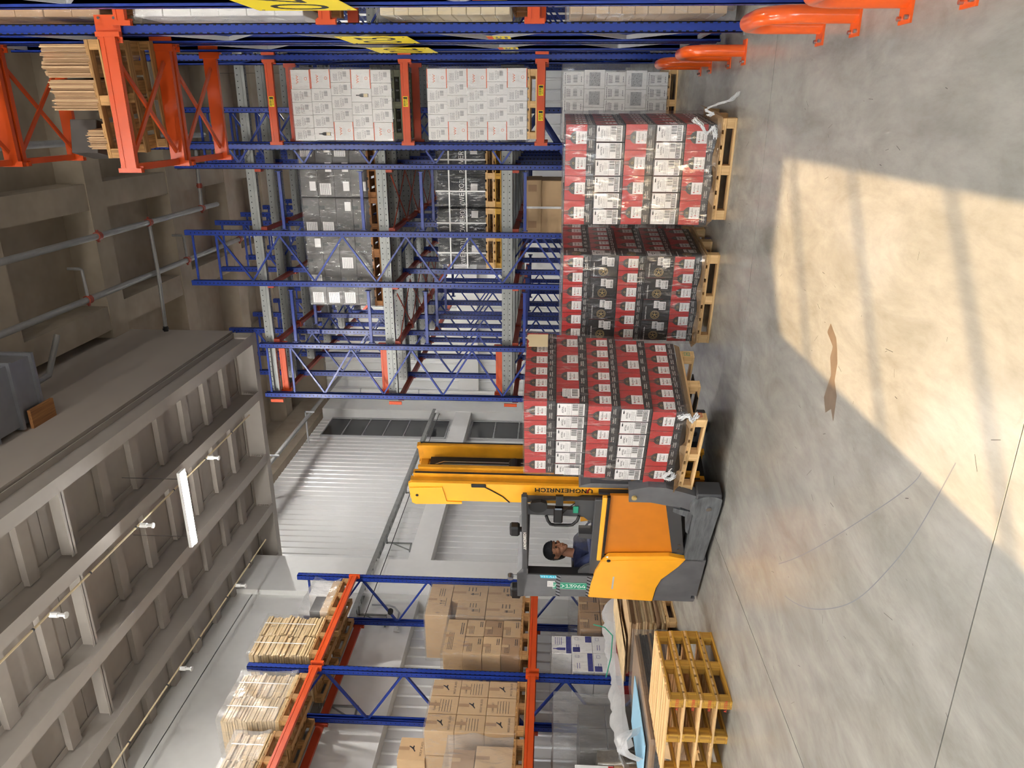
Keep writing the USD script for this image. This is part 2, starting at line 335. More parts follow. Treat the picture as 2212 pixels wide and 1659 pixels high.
# ceiling: concrete slab with a grid of ribs
ce = thing('ceiling', None, None, kind='structure')
for i, x0 in enumerate((-9.9, -6.5, -3.7, -1.15, 1.6, 4.2)):
    for j, y0 in enumerate((-7, -1.3, 1.7, 4.7, 7.7, 10.7, 13.7, 16.7, 19.7, 22.2)):
        x1 = (-6.5, -3.7, -1.15, 1.6, 4.2, 7.3)[i]; y1 = (-1.3, 1.7, 4.7, 7.7, 10.7, 13.7, 16.7, 19.7, 22.2, 24.1)[j]
        obj('ceiling_panel', MB().box(x0, y0, ZC+.004*((i+j) % 2), x1, y1, ZC+.2), 'concrete_wall', ce)
for y in (-1.3, 1.7, 4.7, 7.7, 10.7, 13.7, 16.7, 19.7, 22.2): obj('rib', MB().box(-9.9, y-.1, 10.4, 7.3, y+.45, ZC+.1), 'concrete_wall', ce)
for x in (-6.5, -3.95, -1.65, 1.35, 4.2): obj('rib', MB().box(x-.05, -7, 10.42, x+.42, YB+.2, ZC+.1), 'concrete_wall', ce)

# ------------------------------------------------------------------ racking parts
def cpost(mb, x, y, z0, z1, face='-y', w=.1, d=.09, t=.007):
    """open C upright; (x,y) = middle of the web, web towards 'face'"""
    M = {'-y': frame((x, y, 0), (1, 0, 0), (0, 1, 0)), '+x': frame((x, y, 0), (0, 1, 0), (-1, 0, 0)), '+y': frame((x, y, 0), (-1, 0, 0), (0, -1, 0)), '-x': frame((x, y, 0), (0, -1, 0), (1, 0, 0))}[face]
    r = lambda a, b, c, e: mb.rect(M, a, b, c, e, z1-z0, z0)
    r(-w/2, 0, w/2, t); r(-w/2, 0, -w/2+t, d); r(w/2-t, 0, w/2, d); r(-w/2, d-t, -w/2+.028, d); r(w/2-.028, d-t, w/2, d)
    r(-w*.2, -.003, w*.2, t)
    return M
def slots(mb, M, z0, z1, w=.1, pitch=.075, side=True, d=.09):
    z = z0+.08
    while z < z1-.05:
        for u in (-w*.37, w*.37):
            mb.add(np.array([(u-.006, -.0012, z), (u+.006, -.0012, z), (u+.006, -.0012, z+.03), (u-.006, -.0012, z+.03)]) @ M[:3, :3].T+M[:3, 3], [(0, 1, 2), (0, 2, 3)])
        if side:
            for u in (-w/2-.0012, w/2+.0012):
                mb.add(np.array([(u, d*.5-.007, z), (u, d*.5+.007, z), (u, d*.5+.007, z+.016), (u, d*.5-.007, z+.016)]) @ M[:3, :3].T+M[:3, 3], [(0, 1, 2), (0, 2, 3)])
        z += pitch
def shuttle_frame(label, group, H=8.4, W=1.0):
    t = thing('shuttle_rack_frame', label, 'rack frame', group=group)
    s = MB()
    for x, fc in ((0, '-x'), (W, '+x')):
        m = MB(); M = cpost(m, x, 0, .01, H, fc); obj('post', m, 'blue_paint', t); slots(s, M, 0, H, side=False)
        m2 = MB(); MM = frame((x, -.0515, 0), (1, 0, 0), (0, 1, 0)); z = .1
        while z < H-.05:
            dx = .045 if fc == '-x' else -.045
            m2.box(x+dx-.011, -.0512, z, x+dx+.011, -.0505, z+.018); z += .075
        s.add(*m2.get())
        obj('foot_plate', MB().box(x-.07, -.08, 0, x+.07, .08, .01), 'galvanised', t)
    obj('slots', s, 'slot_black', t, kind='stuff')
    z = .42; k = 0; x0, x1 = .09, W-.09
    obj('brace', MB().bar((x0, 0, .2), (x1, 0, .2), .035, .03, (0, 1, 0)), 'blue_paint', t)
    while z+.57 < H-.45:
        a, b = (x0, x1) if k % 2 == 0 else (x1, x0)
        obj('brace', MB().bar((a, 0, z), (b, 0, z+.57), .03, .035, (0, 1, 0)), 'blue_paint', t); z += .57; k += 1
    for zz in (z+.02, H-.12): obj('brace', MB().bar((x0, 0, zz), (x1, 0, zz), .035, .03, (0, 1, 0)), 'blue_paint', t)
    return t
Y1, DY = 13.1, 1.27
SF = Proto(lambda l, g: shuttle_frame(l, g)); SFC = Proto(lambda l, g: shuttle_frame(l, g, 7.28, 1.08))
ROWS = 7
ordn = ['first', 'second', 'third', 'fourth', 'fifth', 'sixth', 'seventh', 'eighth', 'ninth', 'tenth', 'eleventh', 'twelfth']
colx = {'right': (-.906, 'right-hand', SF), 'middle': (-2.966, 'middle', SF), 'left': (-5.14, 'left-hand', SFC)}
for k in range(ROWS):
    for c, (x, nm, pr) in colx.items():
        pr2 = SF if (c == 'left' and k > 0) else pr
        pr2.put(f'blue lattice frame of the shuttle racking, {nm} column, {ordn[k]} row from the front', (x, Y1+k*DY, 0), 0, 'blue shuttle rack frames')
    SF.put(f'blue lattice frame of the shuttle racking behind the white pallets, {ordn[k]} row', (1.05, Y1+.05+k*DY, 0), 0, 'blue shuttle rack frames')
LEV = (2.52, 4.72, 7.03)
def rail(label, group):
    t = thing('pallet_rail', label, 'rail', group=group)
    L0, L1 = -5.15, 1.9; m = MB()
    m.box(L0, -.004, 0, L1, 0, .2).box(L0, 0, .196, L1, .07, .2).box(L0, -.1, 0, L1, 0, .005).box(L0, .066, .17, L1, .07, .2).box(L0, -.1, 0, L1, -.095, .03).box(L0, -.012, .09, L1, 0, .11)
    obj('rail_profile', m, 'galvanised', t)
    s = MB(); x = L0+.05
    while x < L1:
        for z in (.05, .15): s.box(x, -.0055, z, x+.016, -.0045, z+.016)
        s.box(x, -.06, -.0012, x+.016, -.044, 0); x += .1
    obj('holes', s, 'slot_black', t, kind='stuff'); return t
RL = Proto(rail)
lvn = ('low', 'middle', 'top')
for k in range(ROWS-1):
    for q, z in enumerate(LEV):
        RL.put(f'galvanised pallet rail of the shuttle racking, {lvn[q]} level, front side of the {ordn[k]} lane', (0, Y1+k*DY+.17, z), 0, 'galvanised shuttle rails')
        if k < 4:
            RL.put(f'galvanised pallet rail of the shuttle racking, {lvn[q]} level, rear side of the {ordn[k]} lane', (0, Y1+(k+1)*DY-.17+.02, z), 0, 'galvanised shuttle rails')
def crossbeam(label, group):
    t = thing('cross_beam', label, 'rack beam', group=group); L = (ROWS-1)*DY
    obj('beam', MB().box(-.03, .056, -.09, .03, L+.05, 0), 'orange_red_paint', t)
    m = MB()
    for k in range(ROWS): m.box(-.055, k*DY+.055, -.11, .055, k*DY+.19, .0)
    obj('bracket', m, 'orange_red_paint', t); return t
CB = Proto(crossbeam)
for q, z in enumerate(LEV):
    for i, x in enumerate((-.906, -1.966, -2.966, -4.06, -5.14)):
        CB.put(f'red-orange cross beam along the shuttle rows, {lvn[q]} level, {ordn[i]} post line from the right', (x, Y1, z), 0, 'red-orange shuttle cross beams')
def spacer(label, group):
    t = thing('row_spacer', label, 'spacer bar', group=group)
    obj('bar', MB().bar((0, 0, 0), (1.0, 0, 0), .05, .05), 'blue_paint', t); obj('end_plate', MB().box(0, -.05, -.05, .01, .05, .05).box(.99, -.05, -.05, 1.0, .05, .05), 'blue_paint', t); return t
SP = Proto(spacer)
for k in range(4):
    for (x, w) in ((-1.94, 'right gap'), (-4.03, 'left gap')):
        for z, hn in ((6.58, 'topmost'), (5.15, 'second from the top'), (4.1, 'middle height'), (2.3, 'second from the floor'), (.6, 'lowest')):
            SP.put(f'blue spacer bar joining shuttle frames, {w}, {ordn[k]} row, {hn}', (x, Y1+k*DY, z), 0, 'blue row spacers')
for k in range(4):   # red diagonal ties between rows at the middle level
    for x in (-1.966, -4.06):
        t = thing('cross_tie', f'thin red cross tie behind the {ordn[k]} shuttle row, {"right" if x > -3 else "left"} gap', 'tie rod', (x, Y1+k*DY, 0))
        for sgn in (0, 1):
            a, b = (0, DY) if sgn == 0 else (DY, 0)
            obj('rod', MB().bar((.05+.02*sgn, a, 4.62), (.95+.02*sgn, b, 4.62), .03, .012), 'orange_red_paint', t)
for q, (x, z) in enumerate(((-4.98, 6.05), (-4.98, 4.2), (-4.6, 2.3))):
    pass
for i, (z, zl) in enumerate(((7.05, 'top'), (4.75, 'middle'), (2.55, 'low'))):
    t = thing('end_stop', f'orange end stop on the front left shuttle post, {zl} level', 'rack end stop', (-5.2, Y1-.06, z)); obj('plate', MB().box(-.03, -.02, -.12, .03, .01, .12), 'orange_paint', t)

def beam(mb, conn, p, q, h=.12, w=.05, out=(0, -1, 0)):
    """box beam with a groove and hooked end plates; p,q = middle of its ends on the post face line"""
    p, q, o = (np.asarray(a, float) for a in (p, q, out)); d = (q-p)/np.linalg.norm(q-p); L = np.linalg.norm(q-p)
    M = frame(p, d, (0, 0, 1)); n_ = M[:3, 2]; s = 1 if n_@o > 0 else -1
    def R(u0, v0, u1, v1, z0, z1): mb.rect(M, u0, v0, u1, v1, s*(z1-z0) if s > 0 else (z0-z1), s*z0)
    R(0, -h/2, L, h/2, 0, w); R(.002, -h/2+.0015, L-.002, h*.12, .004, w+.008); R(.002, h*.2, L-.002, h*.26, .004, w+.006)
    for k_, (a, b) in enumerate(((-.012, .045), (L-.045, L+.012))): conn[k_].rect(M, a, -h/2-.05, b, h/2+.03, s*.012 if s > 0 else -.012, s*(-.001))
    for k_, (a, b) in enumerate(((0, .006), (L-.006, L))): conn[k_].rect(M, a-.02, -h/2-.05, b+.02, h/2+.03, s*(w+.01), 0)
    return M, s
def rack_beam(label, p, q, out=(0, -1, 0), tags=(), mat='orange_paint', group=None, h=.12):
    t = thing('rack_beam', label, 'rack beam', group=group or 'orange rack beams'); b, c = MB(), (MB(), MB())
    M, s = beam(b, c, p, q, h, .05, out); obj('beam_body', b, mat, t)
    for cc in c: obj('end_connector', cc, mat, t)
    ink = MB()
    for e in (0, np.linalg.norm(np.subtract(q, p))):
        for v in (-.085, -.045, -.005, .035): ink.rect(M, e+.012 if e == 0 else e-.028, v, e+.028 if e == 0 else e-.012, v+.02, s*.0008, s*.0125)
    obj('hook_slot', ink, 'slot_black', t, kind='stuff')
    for u, txt in tags:
        tl = obj('location_label', MB().rect(M, u-.075, -.038, u+.075, .038, s*.0015, s*.0585), 'yellow_label', t, label='yellow barcode location label')
        k = MB(); r2 = random.Random(len(txt)+int(u*100)); x = u-.062
        while x < u+.03:
            w_ = r2.choice((.002, .003, .005)); k.rect(M, x, -.002, x+w_, .03, s*.0008, s*.0601); x += w_+r2.choice((.002, .003, .004))
        k.text(txt, .018, M if s > 0 else M, .0008, True, u=u-.01, v=-.02, off=.0601); k.rect(M, u+.038, -.03, u+.066, .03, s*.0008, s*.0601)
        obj('label_print', k, 'ink', t)
    return t
def upright_frame(name, label, ya, yb, x, H, face='-y', brace='blue_paint', group=None, w=.1, spl=False):
    """selective-rack frame: front post at ya, rear post at yb, braces along y"""
    t = thing(name, label, 'rack frame', (x, 0, 0), group=group); s = MB()
    for y, fc in ((ya, '-y'), (yb, '+y')):
        m = MB(); M = cpost(m, 0, y, .012, H, fc, w); obj('post', m, 'blue_paint', t); slots(s, M, 0, H, w, .075)
        obj('foot_plate', MB().box(-.08, y-.04, 0, .08, y+.1 if fc == '-y' else y+.04, .012), 'galvanised', t)
    obj('slots', s, 'slot_black', t, kind='stuff')
    z, k = .3, 0
    while z+.75 < H-.3:
        a, b = (ya+.06, yb-.06) if k % 2 == 0 else (yb-.06, ya+.06)
        obj('brace', MB().bar((0, a, z), (0, b, z+.75), .03, .045, (1, 0, 0)), brace, t); z += .75; k += 1
    for zz in (.25, H-.2): obj('brace', MB().bar((0, ya+.06, zz), (0, yb-.06, zz), .03, .045, (1, 0, 0)), brace, t)
    return t
for z, nm in ((6.95, 'top'), (4.98, 'middle'), (2.78, 'low')):
    rack_beam(f'orange beam across the left shuttle column behind its front lattice, {nm} level', (-5.09, Y1+.24, z), (-4.11, Y1+.24, z))
XP = .80
FR = [(5.02, 6.16, 'nearest', 9.0), (8.08, 9.18, 'second', 9.0), (9.3, 10.4, 'third', 9.0), (12.1, 13.12, 'fourth', 8.42)]
for ya, yb, nm, H in FR:
    upright_frame('pallet_rack_frame', f'blue perforated end frame of the right-hand racking, {nm} from the camera', ya, yb, XP, H, brace='grey_brace' if nm != 'fourth' else 'blue_paint', group='right-hand rack end frames')
upright_frame('pallet_rack_frame', 'blue frame at the left end of the white carton rack', 12.1, 13.0, -.5, 8.42)
LV = (2.035, 4.11, 6.2)
for q, z in enumerate(LV):
    tg = {0: ((.42, '1AF18A'), (.78, '1AF17A')), 1: ((.62, '2AF18A'),), 2: ((.62, '3AF18A'),)}[q]
    rack_beam(f'orange front beam with yellow location label, {lvn[q]} level of the white carton rack', (-.45, 12.1, z), (.75, 12.1, z), tags=tg)
    rack_beam(f'orange rear beam behind the white cartons, {lvn[q]} level', (-.45, 13.0, z), (.75, 13.0, z), (0, 1, 0), mat='orange_red_paint')
    rack_beam(f'orange beam running right from the fourth end frame, {lvn[q]} level', (.85, 12.1, z), (3.4, 12.1, z))
    rack_beam(f'orange beam right of the second end frame, {lvn[q]} level', (.85, 8.08, z+.02), (3.4, 8.08, z+.02))
    rack_beam(f'orange rear beam right of the second end frame, {lvn[q]} level', (.85, 9.18, z+.02), (3.4, 9.18, z+.02), (0, 1, 0), mat='orange_red_paint')
# row-end signs
for i, (ya, yb, txt) in enumerate(((5.3, 6.07, '04'), (8.08, 8.86, '03'), (9.42, 10.22, '02'))):
    t = thing('row_sign', f'yellow row sign reading {txt} on the {("nearest","second","third")[i]} rack end frame', 'sign')
    xs_ = XP-.075; M = LEFT(xs_, (ya+yb)/2, 3.69)
    obj('sign_plate', MB().rect(M, -(yb-ya)/2, -.37, (yb-ya)/2, .37, .003), 'yellow_sign', t)
    obj('number', MB().text(txt, .4, M, .0008, False, off=.003), 'ink', t)
    b = MB()
    for u in (-.34, .34):
        for v in (-.32, .32): b.rect(M, u*(yb-ya)/.8-.01, v-.01, u*(yb-ya)/.8+.01, v+.01, .004, .003)
    obj('rivet', b, 'steel', t)
for i, (y, z) in enumerate(((5.55, 2.3), (8.4, 2.42), (9.75, 2.4))):
    t = thing('row_label', f'small orange and yellow rack label below sign on {("nearest","second","third")[i]} end frame', 'label')
    M = LEFT(XP-.062, y, z); obj('label_plate', MB().rect(M, -.15, -.12, .15, .12, .002), 'yellow_label', t); obj('orange_band', MB().rect(M, -.15, .06, .15, .12, .0008, .002), 'ink_orange', t)
    obj('print', MB().rect(M, -.1, -.02, -.03, .04, .0008, .002).rect(M, .0, -.03, .11, -.015, .0008, .002).rect(M, .0, .01, .11, .03, .0008, .002).rect(M, -.1, -.09, .1, -.06, .0008, .002), 'ink_grey', t)
# column guards: bent tubes bolted to the floor
def guard(label, group):
    t = thing('column_guard', label, 'column guard', group=group); L, h, r = .64, .55, .055
    pts = [(0, 0, .01), (0, 0, h-.2)]+[(0, .2*(1-math.cos(a)), h-.2+.2*math.sin(a)) for a in np.linspace(.2, math.pi/2, 6)]+[(0, L-.2+.2*math.sin(a), h-.2+.2*math.cos(a)) for a in np.linspace(0, math.pi/2, 7)]+[(0, L, .01)]
    obj('tube', MB().tube(pts, r, 16), 'guard_orange', t, smooth=40)
    for y in (0, L):
        obj('base_plate', MB().box(-.13, y-.07, 0, .1, y+.07, .012), 'guard_orange', t)
        b = MB()
        for dy in (-.045, .045): b.tube([(-.1, y+dy, .012), (-.1, y+dy, .032)], .012, 8)
        obj('bolt', b, 'steel', t)
    return t
GD = Proto(guard)
for y, l in ((3.78, 'orange tube column guard at the nearest rack foot, partly out of view'), (5.12, 'orange tube column guard in front of the nearest end frame rear post'), (7.95, 'orange tube column guard before the second end frame'), (9.6, 'orange tube column guard farthest along the rack ends')):
    GD.put(l, (.575, y, 0), 0, 'orange column guards')
# overhead tie beams that reach out from the right-hand frames across the aisle, in braced pairs
def overhead(label, ya, yb, z, xl, first=True):
    t = thing('overhead_tie', label, 'overhead beam pair', (0, 0, 0))
    for y, o in ((ya, -1), (yb, 1)):
        m, c = MB(), (MB(), MB()); M, s = beam(m, c, (xl, y, z), (XP-.05, y, z), .17, .055, (0, o, 0)); obj('beam_body', m, 'orange_paint', t)
        for cc in c: obj('end_connector', cc, 'orange_paint', t)
        pl = MB().box(XP-.13, y+o*.0-.008, z-.13, XP+.13, y+.008, z+.13); obj('splice_plate', pl, 'orange_paint', t)
        b = MB()
        for dx in (-.1, .1):
            for dz_ in (-.08, .08): b.tube([(XP+dx, y+o*.008, z+dz_), (XP+dx, y+o*.022, z+dz_)], .014, 8)
        obj('bolt', b, 'steel', t)
    for a, b in (((xl+.15, ya+.04), (XP-.25, yb-.04)), ((xl+.15, yb-.04), (XP-.25, ya+.04))):
        obj('cross_brace', MB().bar((a[0], a[1], z-.02), (b[0], b[1], z-.02+(.03 if a[1] > b[1] else 0)), .05, .025), 'orange_paint', t)
    obj('end_bar', MB().bar((xl+.03, ya+.03, z), (xl+.03, yb-.03, z), .07, .06), 'orange_paint', t)
    return t
overhead('braced pair of orange overhead beams, nearer pair at lower height', 8.05, 9.1, 6.36, -.58)
overhead('braced pair of orange overhead beams, second pair at lower height', 9.27, 10.35, 6.36, -.58)
overhead('braced pair of orange overhead beams, nearer pair at upper height', 8.05, 9.1, 8.45, -.6)
overhead('braced pair of orange overhead beams, second pair at upper height', 9.27, 10.35, 8.45, -.6)

# ------------------------------------------------------------------ left-hand racking
XL0, XL1 = -8.0, -9.05
def left_frame(label, y, H=6.4):
    t = thing('pallet_rack_frame', label, 'rack frame', (0, y, 0), group='left-hand rack frames'); s = MB()
    for x, fc in ((XL0, '+x'), (XL1, '-x')):
        m = MB(); M = cpost(m, x, 0, .012, H, fc); obj('post', m, 'blue_paint', t); slots(s, M, 0, H)
        obj('foot_plate', MB().box(x-.09, -.08, 0, x+.05, .08, .012), 'galvanised', t)
    obj('slots', s, 'slot_black', t, kind='stuff'); z, k = .25, 0
    while z+.62 < H-.2:
        a, b = (XL0-.06, XL1+.06) if k % 2 == 0 else (XL1+.06, XL0-.06)
        obj('brace', MB().bar((a, 0, z), (b, 0, z+.62), .03, .045, (0, 1, 0)), 'blue_paint', t); z += .62; k += 1
    obj('brace', MB().bar((XL0-.06, 0, H-.2), (XL1+.06, 0, H-.2), .03, .045, (0, 1, 0)), 'blue_paint', t); return t
left_frame('blue perforated frame in the middle of the left-hand racking', 9.03)
left_frame('blue perforated frame at the far end of the left-hand racking, behind the reach truck', 11.42)
left_frame('blue perforated frame at the near end of the left-hand racking', 6.62)
for q, (z, zn) in enumerate(((2.01, 'lower'), (5.33, 'upper'))):
    for (a, b, bn) in ((6.67, 8.98, 'near bay'), (9.08, 11.37, 'far bay')):
        rack_beam(f'orange front beam of the left-hand racking, {zn} level, {bn}', (XL0+.0, a, z), (XL0+.0, b, z), (1, 0, 0), group='left-hand rack beams')
        rack_beam(f'orange rear beam of the left-hand racking, {zn} level, {bn}', (XL1, a, z), (XL1, b, z), (-1, 0, 0), group='left-hand rack beams', mat='orange_red_paint')

# ------------------------------------------------------------------ steel platform over the left aisle, its wall, pipes and lamps
XM, YM, ZM = -4.2, 14.2, 7.85
mz = thing('trim_1', None, None, kind='structure')
def ibeam_y(mb, x, y0, y1, z, h=.42, w=.2, t=.014):
    mb.box(x-w/2, y0, z, x+w/2, y1, z+t).box(x-w/2, y0, z+h-t, x+w/2, y1, z+h).box(x-t/2, y0, z+t, x+t/2, y1, z+h-t)
BX = (-4.31, -5.52, -6.95, -8.15, -9.42)
for x in BX:
    m = MB(); ibeam_y(m, x, -1.5, YM-.1, ZM); obj('floor_beam', m, 'mezz_paint', mz)
m = MB().box(-9.55, YM-.12, ZM, -4.2, YM+.08, ZM+.014).box(-9.55, YM-.12, ZM+.4, -4.2, YM+.08, ZM+.414).box(-9.55, YM-.03, ZM+.014, -4.2, YM-.01, ZM+.4); obj('end_beam', m, 'mezz_paint', mz)
for i in range(4):   # cross ribs and deck panels between the beams
    a, b = BX[i+1]+.03, BX[i]-.03
    for k in range(18):
        y = -1.0+k*.84
        if y < YM-.5: obj('deck_rib', MB().box(a, y, ZM+.33, b, y+.2, ZM+.42), 'mezz_deck', mz)
    for k in range(5):
        y0 = -1.5+k*3.14; obj('deck_panel', MB().box(a-.02, y0+.006, ZM+.43, b+.02, y0+3.13, ZM+.46), 'mezz_deck', mz)
for y in (1.6, 4.9, 8.0):
    for i in range(4):
        m = MB().box(BX[i+1]+.1, y-.05, ZM+.12, BX[i]-.1, y+.05, ZM+.13).box(BX[i+1]+.1, y-.006, ZM+.12, BX[i]-.1, y+.006, ZM+.3); obj('secondary_beam', m, 'mezz_paint', mz)
b = MB()
for x in BX[1:4]:
    for k in range(5):
        for s_ in (-.06, .06): b.tube([(x+s_, YM-.16, ZM+.1+k*.05), (x+s_, YM-.13, ZM+.1+k*.05)], .016, 6)
obj('bolts', b, 'mezz_deck', mz, kind='stuff')
struct('wall_platform', MB().box(-9.6, YM-.06, ZM+.42, -4.22, YM+.04, ZC).box(-4.3, -1.5, ZM+.45, -4.17, YM+.04, ZC), 'mezz_wall')
def lamp(label, group, L=1.25, hang=.98):
    t = thing('strip_lamp', label, 'lamp', group=group)
    obj('housing', MB().cbox(-L/2-.02, -.09, .02, L/2+.02, .09, .07, .006), 'white_plastic', t)
    obj('diffuser', MB().cbox(-L/2+.01, -.036, -.02, L/2-.01, .036, .02, .012), 'led', t)
    obj('hanger', MB().tube([(-L*.4, 0, .07), (-L*.4, 0, hang)], .006, 6), 'steel', t); obj('hanger', MB().tube([(L*.4, 0, .07), (L*.4, 0, hang)], .006, 6), 'steel', t)
    return t
LPS = {h: Proto(lambda l, g, h=h: lamp(l, g, hang=h)) for h in (.98, 1.75, 3.6)}
for (x, y, z, r, l) in LAMPS:
    LPS[.98 if z < 7.31 else 1.75 if z > 9 else 3.6].put(l, (x, y, z), r, 'LED strip lamps')
def pipe(name, label, pts, r, m, cat='pipe', couplings=(), cm='coupling_red', group=None):
    t = thing(name, label, cat, group=group); obj('tube', MB().tube(pts, r, 10), m, t, smooth=40)
    for (p, d) in couplings:
        p, d = np.array(p, float), np.array(d, float); d /= np.linalg.norm(d)
        a = np.cross(d, (0, .3, 1)); a /= np.linalg.norm(a)
        obj('coupling', MB().tube([p-d*.05, p+d*.05], r*1.35, 10).bar(p-a*r*1.9, p+a*r*1.9, .04, .03), cm, t, smooth=40)
    return t
for i, (x, nm) in enumerate(((-5.48, 'passing beside the lit strip lamp'), (-8.26, 'nearest the left wall'))):
    t = pipe('sprinkler_pipe', f'thin cream sprinkler pipe under the platform, {nm}', [(x, -1, 7.6), (x, 12.95, 7.6)], .014, 'cream_card', group='pipes under the platform')
    for k, y in enumerate((6.9, 8.9, 11.1) if i == 0 else (5.0, 9.2, 11.4)):
        h = MB().tube([(x-.02, y, 7.6), (x-.02, y, 7.5)], .035, 10).tube([(x-.02, y, 7.5), (x-.02, y, 7.42)], .022, 8).tube([(x-.02, y, 7.42), (x-.02, y, 7.4)], .04, 8)
        obj('sprinkler_head', h, 'white_plastic', t, smooth=30)
    for y in np.arange(0, 13, 1.1): obj('pipe_clip', MB().tube([(x, y-.012, 7.6), (x, y+.012, 7.6)], .019, 8), 'dark_grey', t)
yz = (0, 1, 0)
pipe('ceiling_pipe', 'grey sprinkler main with red couplings under the concrete ceiling, nearer the platform', [(-2.95, -1, 9.6), (-2.95, 19, 9.6)], .055, 'pipe_grey', couplings=[((-2.95, y, 9.6), yz) for y in (6, 11.8, 15.4, 18.2)])
pipe('ceiling_pipe', 'grey sprinkler main with red couplings under the ceiling, middle of three', [(-1.98, -1, 9.6), (-1.98, 15.9, 9.6), (-1.98, 17.2, 9.6)], .055, 'pipe_grey', couplings=[((-1.98, y, 9.6), yz) for y in (12.4, 14.1, 16.4)])
pipe('ceiling_pipe', 'grey ceiling pipe seen behind the orange overhead beams', [(-.45, -1, 9.6), (-.45, 17, 9.6)], .055, 'pipe_grey')
pipe('branch_pipe', 'thin steel branch pipe crossing between the two ceiling mains', [(-1.98, 14.1, 9.6), (-2.95, 14.0, 9.52), (-4.1, 13.9, 9.5)], .035, 'pipe_grey', couplings=[((-1.98, 14.1, 9.6), (1, 0, 0)), ((-4.05, 13.9, 9.5), (1, 0, 0))], cm='black')
pipe('branch_pipe', 'steel branch pipe running right from the middle ceiling main', [(-1.98, 16.4, 9.6), (-.6, 16.5, 9.6)], .04, 'pipe_grey', couplings=[((-1.5, 16.44, 9.6), (1, 0, 0))])
for i, (x, y) in enumerate(((-2.95, 11.8), (-2.95, 15.4))):
    pipe('bent_pipe', f'bent steel sprinkler arm on the ceiling main, {("nearer","farther")[i]} one', [(x, y, 9.6), (x+.5, y-.02, 9.6), (x+.52, y, 9.64), (x+.52, y, 9.85)], .026, 'pipe_grey')
pipe('platform_pipe', 'slim grey pipe bending beside the ventilation duct', [(-4.05, 9.62, 9.9), (-3.95, 10.8, 9.85), (-3.4, 11.2, 9.85)], .05, 'pipe_grey')
t = thing('wall_pipe', 'long galvanised pipe below the ceiling on the far left wall', 'pipe'); obj('tube', MB().tube([(-8.4, 14.4, 8.9), (-8.4, YB-.3, 8.9)], .06, 10), 'pipe_grey', t, smooth=40)
for y in (17, 20): obj('bracket', MB().box(-9.35, y-.02, 9.0, -8.3, y+.02, 9.04).box(-8.34, y-.02, 8.75, -8.3, y+.02, 9.04), 'grey_brace', t)
t = thing('downpipe', 'white drainpipe across the far back wall behind the shuttle racking', 'pipe'); obj('tube', MB().tube([(-8.9, YB-.42, .1), (-8.9, YB-.42, 9.3)], .07, 12), 'white_paint', t, smooth=40)
for z in (3.6, 6.2, 8.2): obj('clip', MB().tube([(-8.9, YB-.42, z), (-8.9, YB-.42, z+.04)], .078, 12), 'grey_brace', t)
dk = thing('ventilation_duct', 'grey sheet-metal ventilation duct at the edge of the platform wall', 'duct')
obj('duct_body', MB().box(-4.1, 7.6, 9.15, -3.2, 9.55, 10.4), 'duct', dk)
for y, z0 in ((9.55, 9.1), (9.1, 9.1), (8.6, 9.1)): obj('flange', MB().box(-4.14, y-.025, z0, -3.16, y+.025, 10.45), 'duct', dk)
obj('drip_edge', MB().box(-4.2, 9.2, 9.05, -3.9, 9.7, 9.1), 'brown_wood_y', dk)
# cable tray with triangular brackets, camera and conduit on the left wall
ct = thing('cable_tray', 'galvanised cable tray along the left wall with triangular brackets', 'cable tray')
for a in (-9.12, -9.27): obj('side_rail', MB().box(a-.004, 6, 5.5, a+.004, 22.4, 5.6), 'galvanised', ct)
r = MB()
for y in np.arange(6, 22.4, .35): r.box(-9.27, y, 5.51, -9.12, y+.025, 5.525)
obj('rungs', r, 'galvanised', ct, kind='stuff')
obj('cable', MB().tube([(-9.13, 6, 5.3), (-9.13, 14, 5.3), (-9.13, 22, 5.34)], .009, 6), 'black', ct)
for y in (7.2, 9.6, 12.0, 14.6, 17.0, 19.4):
    o = -9.3
    obj('bracket', MB().bar((o-.02, y, 5.48), (o+.2, y, 5.48), .03, .03).bar((o+.0, y, 5.5), (o+.0, y, 4.9), .03, .03, (1, 0, 0)).bar((o+.0, y, 4.92), (o+.0, y-.34, 4.9), .03, .03).bar((o+.02, y, 5.42), (o+.02, y-.3, 4.92), .02, .02), 'galvanised', ct)
sc = thing('security_camera', 'small white bullet security camera on the left wall', 'camera', (-9.3, 11.6, 4.75))
obj('camera_body', MB().tube([(.28, -.02, .02), (.5, -.16, -.03)], .05, 12), 'white_plastic', sc, smooth=40); obj('lens_hood', MB().tube([(.5, -.16, -.03), (.57, -.205, -.046)], .052, 12), 'black', sc, smooth=40)
obj('arm', MB().tube([(0, 0, -.1), (.18, 0, -.1), (.3, -.03, 0)], .018, 8), 'white_plastic', sc, smooth=40); obj('wall_plate', MB().cbox(-.03, -.06, -.16, .0, .06, -.04), 'white_plastic', sc)
t = thing('conduit', 'grey cable conduit bending down the left wall to the camera', 'conduit'); obj('tube', MB().tube([(-9.29, 12.3, 5.3), (-9.29, 12.3, 4.95), (-9.29, 12.24, 4.82), (-9.29, 12.1, 4.72), (-9.29, 11.64, 4.66)], .018, 8), 'grey_brace', t, smooth=40)

